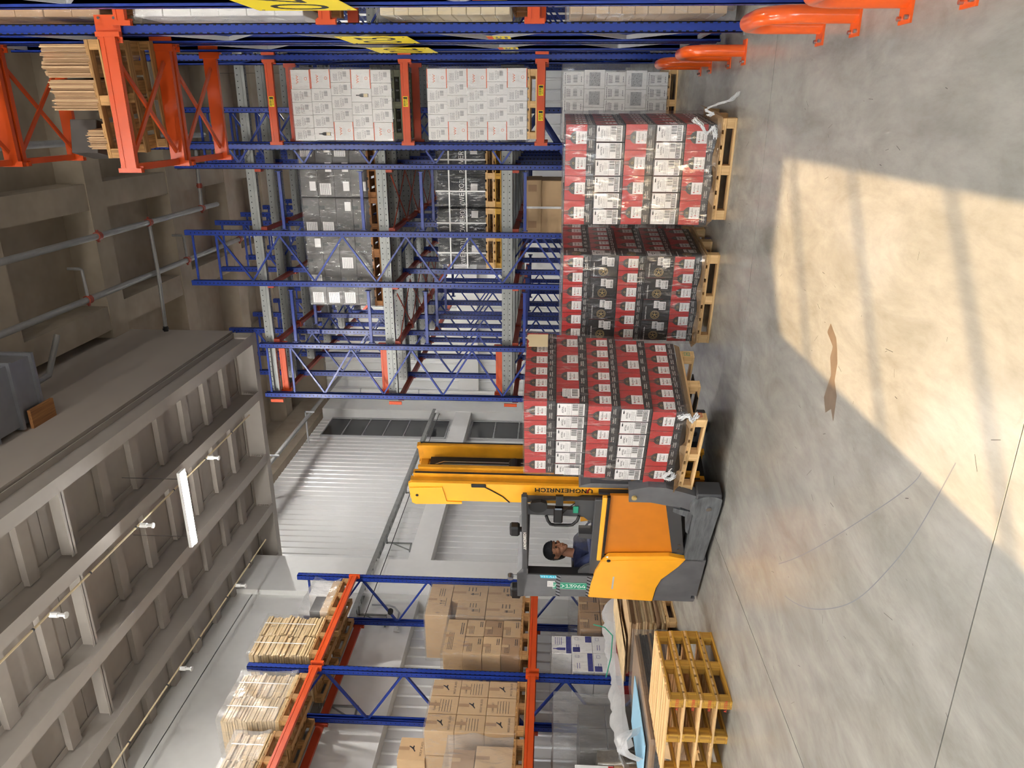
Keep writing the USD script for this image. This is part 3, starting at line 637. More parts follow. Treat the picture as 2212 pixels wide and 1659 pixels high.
# ------------------------------------------------------------------ pallets
def pallet(label, group, W=1.0, D=1.0, wood='pine', H=.145, boards=7, name='wooden_pallet'):
    """origin: middle of its base; deck boards run along y, runners along x"""
    t = thing(name, label, 'pallet', group=group); r = random.Random(int(W*97+D*31+H*1000)); x0, x1, y0, y1 = -W/2, W/2, -D/2, D/2
    for y in (y0, -.05, y1-.1): obj('runner', MB().cbox(x0, y, 0, x1, y+.1, .02, .002), wood+'_x', t)
    for x in (x0, -.05, x1-.1):
        for y in (y0, -.05, y1-.1): obj('block', MB().cbox(x+r.uniform(0, .004), y+r.uniform(0, .004), .02, x+.1, y+.1, H-.042, .003), wood+'_z', t)
    for y in (y0, -.05, y1-.1): obj('stringer_board', MB().cbox(x0, y, H-.042, x1, y+.1, H-.022, .002), wood+'_x', t)
    bw = W/boards*.78
    dk = 'pine' if wood == 'yellow_wood' else wood
    for i in range(boards):
        x = x0+i*(W-bw)/(boards-1)+(r.uniform(-.004, .004) if 0 < i < boards-1 else 0)
        obj('deck_board', MB().cbox(x, y0+r.uniform(0, .005), H-.022, x+bw, y1-r.uniform(0, .005), H-r.uniform(0, .002), .002), dk+'_y', t)
    return t
PAL = {k: Proto(lambda l, g, k=k: pallet(l, g, *k)) for k in ((1.02, 1.0, 'pine'), (1.06, 1.02, 'pine'), (1.0, 1.0, 'green_wood'), (1.0, 1.0, 'pine'), (1.0, 1.0, 'brown_wood', .16, 6), (.95, .98, 'old_wood'), (1.06, 1.06, 'yellow_wood', .135), (.98, 1.0, 'yellow_wood', .155, 9))}
def put_pallet(k, label, loc, rot=0, group='wooden pallets'): return PAL[k].put(label, loc, rot, group)
ordw = ['bottom', 'second from bottom', 'middle', 'second from top', 'top']
def layer_name(i, n): return {0: 'bottom layer', n-1: 'top layer'}.get(i, f'{ordn[i]} layer up')

# ------------------------------------------------------------------ cartons with their flat print
def bottle_poly(h, w):
    return Polygon([(-w/2, 0), (w/2, 0), (w/2, h*.53), (w*.47, h*.6), (w*.37, h*.68), (w*.2, h*.75), (w*.16, h*.82), (w*.15, h), (-w*.15, h), (-w*.16, h*.82), (-w*.2, h*.75), (-w*.37, h*.68), (-w*.47, h*.6), (-w/2, h*.53)])
def barcode(mb, M, u0, v0, u1, v1, r, off, d=.0005):
    u = u0
    while u < u1:
        w = r.choice((.0015, .0022, .004)); mb.rect(M, u, v0, min(u+w, u1), v1, d, off); u += w+r.choice((.0015, .0025, .004))
def lines(mb, M, u0, v0, u1, v1, n, off, r, d=.0005, h=.5):
    for i in range(n):
        v = v1-(i+.5)*(v1-v0)/n; hh = (v1-v0)/n*h
        u = u0
        while u < u1-.004:
            w = r.uniform(.008, .03); mb.rect(M, u, v-hh/2, min(u+w, u1), v+hh/2, d, off); u += w+.005
WL, WW, WH = .255, .17, .303
def wine_carton(label, group):
    """six-bottle carton: bottle print on two faces, white parcel label on one end, black crest face on the other long side"""
    t = thing('wine_carton', label, 'carton', group=group); L, W, H = WL/2, WW/2, WH; r = random.Random(3)
    obj('body', MB().cbox(-L+.001, -W+.001, .001, L-.001, W-.001, H-.001, .004), 'wine_black', t)
    red, bot, lab, ink, wht, gold, cap = (MB() for _ in range(7))
    for M, hw, sc in ((FRONT(0, -W, 0), L, 1.0), (RIGHT(L, 0, 0), W, .86)):
        red.rect(M, -hw+.002, .082, hw-.002, H-.004, .0006)
        b = bottle_poly(.225, .124*sc); M2 = M @ np.array([[1, 0, 0, 0], [0, 1, 0, .082], [0, 0, 1, .0006], [0, 0, 0, 1.]])
        bot.ext(b.intersection(sbox(-.2, 0, .2, .214)), M2, .0006)
        cap.rect(M, -.014*sc, .25, .014*sc, .298, .0006, .0012)
        lab.rect(M, -.061*sc, .086, .061*sc, .194, .0006, .0012)
        for tx, v, h in (('Casillero', .165, .017), ('del', .146, .008), ('Diablo', .127, .017)): ink.text(tx, h*sc, M, .0005, False, v=v, off=.0018)
        for u, v in ((-.04*sc, .165), (-.029*sc, .127)): red.rect(M, u-.004, v-.009, u+.003, v+.009, .0003, .0023)
        lines(ink, M, -.04*sc, .092, .04*sc, .104, 2, .0018, r, .0004, .25)
        gold.ext(Point(0, 0).buffer(.011, 8).difference(Point(0, 0).buffer(.008, 8)), M @ np.array([[1, 0, 0, 0], [0, 1, 0, .216], [0, 0, 1, .0012], [0, 0, 0, 1.]]), .0005)
        for tx, v, h, u in (('CABERNET', .058, .009, hw*.45), ('SAUVIGNON', .042, .009, hw*.45), ('Casillero', .055, .012, -hw*.5), ('del Diablo', .036, .012, -hw*.5)): wht.text(tx, h*(sc if sc < 1 else 1), M, .0005, False, u=u, v=v, off=.0003)
        red.rect(M, -hw*.5-.032*sc, .048, -hw*.5-.026*sc, .063, .0004, .0003)
    M = LEFT(-L, 0, 0)       # white end label
    lab.rect(M, -W+.008, .03, W-.008, H-.014, .0006)
    ink.text('6X75CL', .016, M, .0005, True, v=.236, off=.0006); ink.text('RESERVA', .009, M, .0005, True, v=.212, off=.0006)
    ink.ext(bottle_poly(.05, .012), M @ np.array([[0, 1, 0, .02], [-1, 0, 0, .268], [0, 0, 1, .0006], [0, 0, 0, 1.]]), .0005)
    lines(ink, M, -W+.02, .165, W-.03, .2, 5, .0006, r, .0004, .18)
    ink.rect(M, -W+.008, .152, W-.008, .154, .0005, .0006)
    barcode(ink, M, -.01, .092, W-.014, .146, r, .0006)
    for a in ((-W+.014, .044, W-.014, .048), (-W+.014, .082, W-.014, .086), (-W+.014, .044, -W+.018, .086), (W-.018, .044, W-.014, .086)): ink.rect(M, *a, .0005, .0006)
    barcode(ink, M, -W+.022, .05, W-.022, .08, r, .0006)
    M = BACK(0, W, 0)        # black crest face
    gold.ext(Point(0, 0).buffer(.05, 20).difference(Point(0, 0).buffer(.046, 20)), M @ np.array([[1, 0, 0, -.06], [0, 1, 0, .16], [0, 0, 1, 0], [0, 0, 0, 1.]]), .0006)
    gold.ext(Point(0, 0).buffer(.038, 20).difference(Point(0, 0).buffer(.035, 20)), M @ np.array([[1, 0, 0, -.06], [0, 1, 0, .16], [0, 0, 1, 0], [0, 0, 0, 1.]]), .0006)
    for k in range(5):
        a = k*2*math.pi/5; gold.bar(np.array(M @ np.array([-.06, .16, .0004, 1]))[:3], np.array(M @ np.array([-.06+.03*math.cos(a), .16+.03*math.sin(a), .0004, 1]))[:3], .006, .0008, (0, 1, 0))
    wht.text('Casillero del Diablo', .013, M, .0005, False, u=-.04, v=.265, off=0)
    for u0, v0, u1, v1 in ((.0, .045, .1, .12), (.02, .12, .11, .18)):
        lab.rect(M, u0, v0, u1, v1, .0008); lines(ink, M, u0+.006, v0+.035, u1-.01, v1-.006, 4, .0008, r, .0004, .25); barcode(ink, M, u0+.008, v0+.006, u1-.008, v0+.03, r, .0008)
    for nm, mb, m in (('red_print', red, 'wine_red'), ('bottle_print', bot, 'bottle_dark'), ('bottle_neck_print', cap, 'neck_red'), ('label_print', lab, 'label_white'), ('lettering', ink, 'ink'), ('white_lettering', wht, 'ink_white'), ('gold_emblem', gold, 'ink_gold')):
        obj(nm, mb, m, t, kind='stuff' if nm not in ('red_print', 'bottle_neck_print') else None)
    return t
WC = Proto(wine_carton)
ACR = ['leftmost', 'second from left', 'third from left', 'fourth from left', 'fifth from left', 'rightmost']
def wine_stack(where, loc, rot, z0, spec, sides=('L', 'R'), lean=(0, 0), group=None, seed=1, deep=6):
    """five crossed layers; spec[i] says which face looks forward in layer i: A bottle side, E crest side (4 across), W white ends, B bottle ends (6 across)"""
    r = random.Random(seed); ca, sa = math.cos(rot*D2R), math.sin(rot*D2R)
    def put(lab, x, y, z, a):
        WC.put(lab, (loc[0]+ca*x-sa*y, loc[1]+sa*x+ca*y, z), rot+a, group or f'wine cartons on {where}')
    for i, c in enumerate(spec):
        z = z0+i*(WH+.001); lx, ly = lean[0]*i+r.uniform(-.004, .004), lean[1]*i+r.uniform(-.004, .004); ln = layer_name(i, len(spec))
        if c in 'AE':
            cell, dep, a, k = WL, WW, (0 if c == 'A' else 180), 4
        else: cell, dep, a, k = WW, WL, (90 if c == 'W' else -90), 6
        W = cell*k; rows = 6 if k == 4 else 4
        side_rot = a
        for j in range(k):
            nm = ACR[j] if k == 6 else (ACR[j] if j < 3 else ACR[5])
            kind = {'A': 'bottle-print', 'E': 'black crest', 'W': 'white-labelled', 'B': 'bottle-print'}[c]
            put(f'{kind} wine carton on {where}, {ln}, {nm}', lx-W/2+cell*(j+.5), ly+dep/2+r.uniform(-.003, .003), z, a)
        for sd, sx in (('L', -1), ('R', 1)):
            if sd not in sides: continue
            for q in range(1, rows if i < len(spec) else rows):
                if q > deep: continue
                sr = a
                if k == 4: sr = 0 if sd == 'R' else 180        # bottle end outwards
                else: sr = 90 if sd == 'R' else -90             # bottle side outwards
                put(f'wine carton, {"right" if sd == "R" else "left"} side of {where}, {ln}, {ordn[q]} from front', lx+sx*(W/2-cell/2), ly+dep*(q+.5), z, sr)
def film_shell(label, cx, cy, w, d, z0, z1, rot=0, m='film_clear', seed=0, amp=.008, top=True, group='stretch film round pallet loads', cat='stretch film', bulge=0., skirt=0., name='stretch_film', res=.05, lean=0.):
    """wrinkled film round a load, as one thin sheet with four sides and a lid"""
    t = thing(name, label, cat, (cx, cy, 0), rot, group)
    per = []; c = .03
    def side(p, q):
        n_ = max(2, int(np.linalg.norm(np.subtract(q, p))/res)); return [tuple(np.array(p)+(np.array(q)-np.array(p))*k/n_) for k in range(n_)]
    w2, d2 = w/2+.012, d/2+.012
    pts = [(-w2+c, -d2), (w2-c, -d2), (w2, -d2+c), (w2, d2-c), (w2-c, d2), (-w2+c, d2), (-w2, d2-c), (-w2, -d2+c)]
    for i in range(8): per += side(pts[i], pts[(i+1) % 8])
    per = np.array(per); n_ = len(per); nz = max(3, int((z1-z0)/res*1.4)); V = []
    nrm = per/np.linalg.norm(per, axis=1)[:, None]
    for k in range(nz+1):
        z = z0+(z1-z0)*k/nz; P = np.c_[per*10, np.full(n_, z*4.)]
        a = (meshkit.noise(P*np.array([1, 1, 1.]), seed)-.25)*amp*1.6+(meshkit.noise(P*np.array([2.6, 2.6, .5]), seed+5)-.5)*amp
        a = np.maximum(a, -.006)
        if k < 3: a = a+skirt*(3-k)/3*meshkit.noise(P*2, seed+9)
        a = a+bulge*math.sin(math.pi*k/nz)
        V += list(np.c_[per+nrm*a[:, None]+np.array([lean*k/nz, 0]), np.full(n_, z)+(0 if 0 < k < nz else (meshkit.noise(P*.7, seed+3)-.5)*.02*(1 if k == 0 else 0))])
    F = []
    for k in range(nz):
        for i in range(n_):
            a, b = k*n_+i, k*n_+(i+1) % n_; F += [(a, b, b+n_), (a, b+n_, a+n_)]
    mb = MB().add(np.array(V), np.array(F))
    if top:
        ring = np.array(V[-n_:]); ctr = np.array([lean, 0, z1+.004]); mid = ctr+(ring-ctr)*.55; mid[:, 2] = z1+.004+(meshkit.noise(mid*6, seed)-.3)*amp
        v2 = np.vstack([ring, mid, [ctr]]); f2 = []
        for i in range(n_):
            j = (i+1) % n_; f2 += [(i, j, n_+j), (i, n_+j, n_+i), (n_+i, n_+j, 2*n_)]
        mb.add(v2, np.array(f2))
    obj('sheet', mb, m, t, smooth=True); return t

# near red pallet on the floor
put_pallet((1.02, 1.0, 'pine'), 'pine pallet under the nearest red wine cartons', (-.5, 8.515, 0), -5.7)
R1 = -5.7
def rl(cx, cy, rot, x, y): c_, s_ = math.cos(rot*D2R), math.sin(rot*D2R); return (cx+c_*x-s_*y, cy+s_*x+c_*y)
wine_stack('nearest floor pallet', rl(-.5, 8.515, R1, -.06, -.5), R1, .197, 'AWAWA', seed=2, lean=(.0, .003))
def tray(label, cx, cy, rot, W, D, z, flap):
    t = thing('cardboard_tray', label, 'cardboard tray', (cx, cy, z), rot); m = MB().box(-W/2, -D/2, 0, W/2, D/2, .006)
    g = 14; v, f = [], []
    for e in range(2):
        for i in range(g+1):
            x = -W/2+W*i/g; o = .03*math.sin(i*1.3)*(1 if e else 0)+.012
            v.append((x, -D/2-.02*e-o*e*flap, .006+.05*e+.012*math.sin(i*.9)*e))
    for i in range(g): f += [(i, i+1, g+2+i), (i, g+2+i, g+1+i), (i, g+2+i, i+1), (i, g+1+i, g+2+i)]
    obj('base', m, 'kraft', t); obj('flap', MB().add(np.array(v), np.array(f)), 'kraft', t)
    for q in (1, -1): obj('side_flap', MB().add(np.array([(q*W/2, -D/2, .003), (q*W/2, D/2, .003), (q*(W/2+.03), D/2, .06), (q*(W/2+.05), -D/2, .05)]), np.array([(0, 1, 2), (0, 2, 3), (0, 2, 1), (0, 3, 2)])), 'kraft', t)
    return t
tray('torn kraft cardboard sheet under the nearest red wine cartons', *rl(-.5, 8.515, R1, 0, 0), R1, 1.04, 1.02, .148, 1.)
film_shell('stretch film round the nearest red wine cartons on the floor', *rl(-.5, 8.515, R1, -.05, .01), 1.035, 1.03, .17, 1.73, R1, 'film_clear', 3, .012, skirt=.02)
# mid red pallet, turned a little
R2 = -8.9; c2 = rl(-1.445, 8.127, R2, -.53, .52)
put_pallet((1.06, 1.02, 'pine'), 'pine pallet under the middle stack of red and black wine cartons', (*c2, 0), R2)
wine_stack('middle floor pallet', rl(*c2, R2, 0, -.5), R2, .185, 'BEBEB', seed=4)
tray('torn kraft cardboard sheet under the middle stack of wine cartons', *c2, R2, 1.06, 1.04, .148, .8)
film_shell('stretch film round the middle floor stack of red and black wine cartons', *c2, 1.045, 1.04, .17, 1.72, R2, 'film_clear', 8, .012, skirt=.03)
# two more behind
put_pallet((1.0, 1.0, 'pine'), 'pine pallet in shade behind the nearest wine carton pallet', (-.97, 10.3, 0), 0)
wine_stack('shaded rear pallet', (-.97, 9.8), 0, .16, 'AWAWA', sides=('L',), seed=5, deep=2)
film_shell('stretch film round the shaded wine cartons behind the nearest pallet', -.97, 10.3, 1.04, 1.03, .15, 1.7, 0, 'film_grey', 12, .012)
put_pallet((1.0, 1.0, 'pine'), 'pine pallet half hidden behind the middle wine carton pallet', (-2.42, 10.4, 0), 0)
wine_stack('half-hidden rear pallet', (-2.42, 9.9), 0, .16, 'WWWWW', sides=('L',), seed=6, deep=2)
film_shell('stretch film round the cartons half hidden behind the middle pallet', -2.42, 10.4, 1.04, 1.03, .15, 1.7, 0, 'film_heavy', 13, .012)
# tangled film tails
def tail(label, pts, w, seed, m='film_white'):
    t = thing('film_tail', label, 'plastic film', group=None); r = np.random.default_rng(seed); mb = MB()
    P = np.array(pts, float); tt = np.linspace(0, len(P)-1, 26); Q = np.array([[np.interp(a, range(len(P)), P[:, k]) for k in range(3)] for a in tt])
    for s_ in range(16):
        off = r.normal(0, w*.7, (26, 3)); off = np.cumsum(off, 0)*.2+r.normal(0, w*.25, 3); off -= off.mean(0); mb.tube(Q+off, list(np.abs(r.normal(w*.1, w*.06, 26))+.001), 5)
    obj('strands', mb, m, t, smooth=True, kind='stuff'); return t
tail('twisted white film tail hanging at the right of the nearest pallet', [(-.02, 7.95, .3), (.0, 7.9, .26), (.03, 7.9, .34), (.06, 7.92, .3), (.1, 7.93, .2), (.13, 7.93, .1), (.2, 7.94, .02)], .022, 1)
tail('crumpled film knot low on the nearest pallet at its right corner', [(-.05, 7.93, .44), (-.1, 7.93, .36), (-.2, 7.95, .3), (-.12, 7.94, .24), (-.22, 7.95, .2)], .03, 2)
tail('crumpled film end behind the middle pallet at floor level', [(-1.4, 9.1, .3), (-1.36, 9.05, .22), (-1.42, 9.1, .12)], .022, 3)

# ------------------------------------------------------------------ white cartons
def white_carton(kind):
    W = {'n': .187, 'b': .187, 'w': .275, 'f': .19, 't': .262}[kind]; H = .31; D = .3
    def make(label, group):
        t = thing('white_carton', label, 'carton', group=group); r = random.Random(ord(kind)); M = FRONT(0, 0, 0)
        obj('body', MB().cbox(-W/2+.001, 0, .001, W/2-.001, D, H-.001, .004), 'white_carton', t); k, k2, k3 = MB(), MB(), MB()
        if kind == 'n':
            k.text('13X75CL', .022, M, .0005, False, v=.17, off=0); lines(k, M, -.07, .2, .03, .27, 6, 0, r, .0005, .35); barcode(k, M, -.01, .06, .06, .115, r, 0); lines(k2, M, -.05, .125, .05, .15, 2, 0, r, .0005, .4)
        if kind == 'b':
            k.ext(bottle_poly(.19, .05), M @ np.array([[1, 0, 0, 0], [0, 1, 0, .05], [0, 0, 1, 0], [0, 0, 0, 1.]]), .0006); k3.rect(M, -.023, .06, .023, .125, .0006, .0006)
        if kind == 'w':
            k2.rect(M, -W/2+.002, .002, W/2-.002, .014, .0005).rect(M, -W/2+.002, H-.014, W/2-.002, H-.002, .0005)
            p = [(-.06+.012*i, .2+.018*math.sin(i*2.1)+(.012 if i % 3 == 0 else 0)) for i in range(11)]
            for a, b in zip(p, p[1:]): k2.bar((a[0], -.0006, a[1]), (b[0], -.0006, b[1]), .0012, .006, (0, 0, 1))
            lines(k3, M, -.05, .12, .05, .17, 4, 0, r, .0005, .15)
            k2.ext(Point(0, 0).buffer(.022, 8).difference(Point(0, 0).buffer(.017, 8)), M @ np.array([[1, 0, 0, .01], [0, 1, 0, .07], [0, 0, 1, 0], [0, 0, 0, 1.]]), .0005)
        if kind == 'f':
            lines(k, M, -.08, .272, .08, .292, 1, 0, r, .0005, .5); lines(k2, M, -.06, .2, .05, .26, 3, 0, r, .0005, .5); barcode(k2, M, -.05, .1, .05, .16, r, 0); lines(k2, M, -.05, .03, .03, .05, 1, 0, r, .0005, .5)
        if kind == 't':
            k3.rect(M, -.095, .07, .095, .235, .0004)
            for _ in range(170):
                u, v = r.uniform(-.09, .09), r.uniform(.075, .23); a = r.uniform(.002, .0065); q = r.uniform(0, 3)
                (k if r.random() < .6 else k2).ext(Polygon([(u+a*math.cos(q+i*2.1), v+a*.8*math.sin(q+i*2.1)) for i in range(3)]), M @ np.array([[1, 0, 0, 0], [0, 1, 0, 0], [0, 0, 1, .0004], [0, 0, 0, 1.]]), .0004)
            lines(k2, M, -.06, .25, .06, .28, 2, 0, r, .0005, .3)
        for mb, nm, m in ((k, 'dark_print', 'ink_grey' if kind in 'nf' else 'ink'), (k2, 'second_print', {'w': 'ink_orange', 'n': 'ink_grey', 'f': 'ink_grey', 't': 'ink_grey'}.get(kind, 'ink_grey')), (k3, 'label_print', {'b': 'cream_card', 'w': 'ink_light', 't': 'ink_light'}.get(kind, 'ink_light'))):
            if mb.n: obj(nm, mb, m, t, kind='stuff')
        return t
    return Proto(make), W
WHT = {k: white_carton(k) for k in 'nbwft'}
def white_stack(where, x0, y, z0, layers, dz=.311, seed=1, depth=1):
    r = random.Random(seed)
    for i, row in enumerate(layers):
        x = x0+r.uniform(-.006, .006); nn = len(row)
        for j, k in enumerate(row):
            pr, W = WHT[k]; nm = ACR[j] if j < nn-1 else ACR[5]
            what = {'n': 'white text-printed', 'b': 'white bottle-printed', 'w': 'orange-edged white', 'f': 'white barcode-printed', 't': 'white speckle-printed'}[k]
            pr.put(f'{what} carton {where}, {layer_name(i, len(layers))}, {nm}', (x+W/2, y+r.uniform(0, .006), z0+i*dz), 0, f'white cartons {where}'); x += W+.001
        for dy in (.31, .62):
            pr, W = WHT['n']
            pr.put(f'white carton on the left side {where}, {layer_name(i, len(layers))}, {"middle" if dy < .5 else "rear"}', (x0+.15, y+dy+.14, z0+i*dz), -90, f'white cartons {where}')
XWC = -.4
put_pallet((1.0, 1.0, 'green_wood'), 'dark weathered pallet under the upper white carton load', (.12, 12.55, 4.17))
white_stack('on the upper shelf', XWC, 12.03, 4.318, ('wnnnn', 'nnnbw', 'wnnnn', 'bnnnw', 'nnnnw')[::1], seed=1)
film_shell('stretch film round the white cartons on the upper shelf', .12, 12.53, 1.05, 1.02, 4.3, 5.88, 0, 'film_clear', 21, .008)
put_pallet((1.0, 1.0, 'pine'), 'light pine pallet under the lower-shelf white carton load', (.13, 12.55, 2.096))
white_stack('on the lower shelf', XWC+.01, 12.03, 2.243, ('nnnnw', 'wnnnn', 'nnnnw', 'wnnnn', 'nnnnw'), dz=.304, seed=2)
film_shell('stretch film round the white cartons on the lower shelf', .13, 12.53, 1.05, 1.02, 2.23, 3.77, 0, 'film_clear', 22, .008)
put_pallet((1.0, 1.0, 'pine'), 'light pine pallet under the white speckled cartons on the floor', (.15, 12.5, 0))
white_stack('on the floor pallet', XWC+.03, 11.98, .147, ('fffff', 'fttt', 'fffff', 'fttt', 'fffff'), seed=3)
film_shell('stretch film round the white speckled cartons on the floor', .16, 12.48, 1.05, 1.02, .13, 1.72, 0, 'film_grey', 23, .01)

# ------------------------------------------------------------------ reach truck, its driver and its load (local frame: x forward, y away from the camera)
TA = -22.3; T0 = (-3.87, 6.9)
def TW(x, y, z=0): a, b = rl(*T0, TA, x, y); return (a, b, z)
tk = thing('reach_truck', 'yellow and grey reach truck carrying a tall load of red wine cartons', 'forklift', (*T0, 0), TA)
SIDE = FRONT(0, 0, 0)
def plate(poly, y, d, mb=None):
    """polygon in (forward, up) extruded from y towards the far side"""
    mb = mb or MB(); return mb.ext(Polygon(poly) if not hasattr(poly, 'area') else poly, FRONT(0, y+d, 0), d)
def arc(cx, cy, r, a0, a1, n=10): return [(cx+r*math.cos(a), cy+r*math.sin(a)) for a in np.linspace(a0*D2R, a1*D2R, n)]
WT = 1.25
obj('chassis', plate([(-.93, .27), (-1.06, .32), (-1.2, .405), (-1.33, .485), (-1.5, .52), (-1.79, .535), (-1.79, .05), (-1.72, .04), (-1.72, .09), (-1.66, .09), (-1.66, .03), (-.93, .03)], 0, WT), 'truck_grey', tk)
for y, nm in ((0, 'near'), (WT-.17, 'far')):
    obj('load_arm', plate([(-.95, .27), (-.95, .06), (-.1, .03)]+arc(.02, .155, .13, -100, 90)+[(-.1, .29)], y, .17), 'scuffed_grey', tk)
    obj('wheel_guard', plate(Point(.02, .16).buffer(.185, 20).intersection(sbox(-1, .035, 1, 1)), y-.012, .03), 'scuffed_grey', tk)
    obj('load_wheel', MB().tube([(.02, y+.04, .13), (.02, y+.13, .13)], .128, 24), 'rubber', tk)
    obj('wheel_bolt', MB().tube([(.02, y-.03, .155), (.02, y-.01, .155)], .03, 12), 'steel', tk)
    obj('end_cap', MB().cbox(.13, y-.005, .04, .22, y+.19, .3, .015), 'dark_grey', tk)
    obj('arm_strut', plate([(.05, .98), (.24, .99), (.3, .8), (.29, .62), (.22, .42), (.17, .29), (-.03, .27), (-.06, .34), (-.02, .42), (.0, .55), (.05, .75)], y+.02, .12), 'truck_grey', tk)
    obj('strut_bolt', MB().tube([(.13, y+.0, .93), (.13, y+.03, .93)], .028, 12), 'ink_gold', tk)
    obj('drive_wheel' if y == 0 else 'caster_wheel', MB().tube([(-1.5, y+.25+.5*(y > 0)-.3*(y > 0)-.2*(y > 0), .17), (-1.5, y+.4+.5*(y > 0)-.3*(y > 0)-.2*(y > 0), .17)], .168, 24), 'rubber', tk) if y == 0 else None
obj('under_tray', MB().box(-.93, .2, .1, -.1, WT-.2, .3), 'black', tk)
obj('arm_gusset', plate([(-.5, .29), (-.12, .29), (-.06, .5), (-.12, .5), (-.2, .36), (-.46, .32)], .04, .04), 'scuffed_grey', tk)
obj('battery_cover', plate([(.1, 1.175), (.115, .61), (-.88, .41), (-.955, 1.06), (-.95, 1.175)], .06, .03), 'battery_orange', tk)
obj('lower_cover', plate([(.115, .61), (.09, .46), (-.2, .40), (-.86, .285), (-.88, .41)], .05, .03), 'dark_grey', tk)
b = MB()
for u, z in ((-.8, .35), (-.72, .355)): b.tube([(u, .04, z), (u, .06, z)], .014, 8)
obj('cover_bolts', b, 'steel', tk, kind='stuff')
obj('battery_box', MB().box(-.9, .12, .3, .05, WT-.1, .72), 'black', tk)
obj('door_strip', MB().cbox(-1.0, .0, 1.205, .12, .05, 1.255, .006), 'truck_yellow', tk)
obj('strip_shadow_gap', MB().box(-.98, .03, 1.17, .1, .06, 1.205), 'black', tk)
obj('cab_sill', MB().cbox(-1.3, .02, 1.19, .06, .07, 1.33, .01).cbox(-1.3, .02, 1.19, -1.2, WT-.1, 1.27, .01), 'dark_grey', tk)
rc = plate([(-1.74, 1.315), (-1.6, 1.31), (-1.42, 1.29), (-1.22, 1.262), (-1.0, 1.2), (-.985, 1.18), (-.955, .9), (-.925, .45), (-.91, .265), (-1.05, .325), (-1.2, .415), (-1.32, .49), (-1.5, .53), (-1.785, .545)], -.012, .06)
obj('rear_cover', rc, 'truck_yellow', tk)
obj('cover_edge', plate(Polygon([(-.985, 1.19), (-.9, 1.12), (-.86, .45), (-.91, .265), (-.925, .45), (-.955, .9)]), -.005, .05), 'truck_yellow', tk)
obj('rear_shell', MB().box(-1.76, .05, .5, -1.7, WT-.05, 1.29), 'truck_grey', tk)
obj('far_panel', MB().box(-1.74, WT-.06, .4, .05, WT-.03, 1.2), 'truck_grey', tk)
obj('latch', MB().tube([(-.98, -.014, 1.12), (-.98, .0, 1.12)], .022, 10), 'black', tk); obj('warning_sticker', MB().ext(Polygon([(-.93, 1.13), (-.89, 1.13), (-.91, 1.165)]), FRONT(0, -.005, 0), .002), 'white_plastic', tk)
obj('tape_mark', MB().rect(FRONT(0, -.0125, 0), -1.55, 1.03, -1.29, 1.05, .001), 'ink_light', tk)
# overhead guard and cab
obj('rear_pillar', plate([(-1.31, 1.2), (-1.31, 1.3), (-1.315, 2.02), (-1.28, 2.09), (-1.3, 2.17), (-1.79, 2.17), (-1.75, 1.25), (-1.7, 1.2)], .0, .05), 'truck_grey', tk)
obj('pillar_edge', MB().cbox(-1.325, .0, 1.2, -1.3, .11, 2.06, .004), 'black', tk)
obj('roof_beam', MB().cbox(-1.3, .0, 2.04, .1, .06, 2.105, .01), 'dark_grey', tk); obj('roof_beam', MB().cbox(-1.3, .78, 2.04, .1, .84, 2.105, .01), 'dark_grey', tk)
for i in range(9): obj('roof_bar', MB().cbox(-1.35+i*.15, .05, 2.055, -1.325+i*.15, .8, 2.1, .004), 'dark_grey', tk)
obj('roof_rear_bend', plate([(-1.79, 2.17), (-1.3, 2.17), (-1.2, 2.11), (-1.2, 2.04), (-1.32, 2.04), (-1.79, 2.1)], .0, .84), 'truck_grey', tk)
win = Polygon([(-.38, 1.25), (-.36, 2.06), (-.09, 2.06), (-.09, 1.25)]).difference(Polygon([(-.24, 1.55), (-.23, 1.9), (-.13, 1.95), (-.13, 1.55)]).buffer(.02))
obj('front_pillar', plate(win, .14, .05), 'dark_grey', tk)
obj('front_wall', MB().box(-.06, .2, .75, -.03, .84, 1.28), 'dark_grey', tk)
obj('dashboard', plate([(-.14, 1.22), (-.14, 1.45), (-.17, 1.5), (-.3, 1.49), (-.46, 1.42), (-.55, 1.34), (-.58, 1.25)], .2, .5), 'dark_grey', tk)
obj('display', MB().rect(frame((-.3, .195, 1.41), (1, 0, 0), (0, 0, 1)), -.06, -.035, .06, .035, .004), 'battery_orange', tk)
obj('emergency_button', MB().tube([(-.19, .2, 1.44), (-.19, .165, 1.44)], .035, 14), 'red_plastic', tk)
b = MB()
for u in (-.6, -.5): b.rect(FRONT(u, .19, 1.3), -.035, -.008, .035, .008, .01)
obj('switch_row', b, 'truck_yellow', tk, kind='stuff')
obj('grab_handle', MB().tube([(-.36, .13, 1.84), (-.41, .1, 1.82), (-.46, .09, 1.79), (-.47, .09, 1.74), (-.47, .09, 1.6), (-.46, .09, 1.55), (-.4, .1, 1.5), (-.35, .13, 1.48)], .017, 10), 'black', tk, smooth=40)
obj('monitor', MB().cbox(-.38, .04, 1.66, -.13, .1, 1.76, .012), 'black_gloss', tk); obj('monitor_bracket', MB().bar((-.12, .09, 1.7), (-.02, .14, 1.7), .05, .08), 'black', tk)
obj('mirror', plate(Polygon(arc(-.11, 1.93, .1, 90, 270, 12)+[(-.05, 1.84), (-.03, 1.9), (-.05, 2.0)]), .05, .04), 'black', tk); obj('mirror_arm', MB().tube([(-.08, .07, 1.98), (-.06, .06, 2.06)], .01, 8), 'steel', tk)
obj('green_device', MB().cbox(-.3, .125, 1.49, -.19, .14, 1.55, .004), 'number_green', tk); obj('device_cable', MB().tube([(-.25, .08, 1.66), (-.2, .12, 1.6), (-.16, .16, 1.52), (-.2, .17, 1.47)], .005, 6), 'black', tk)
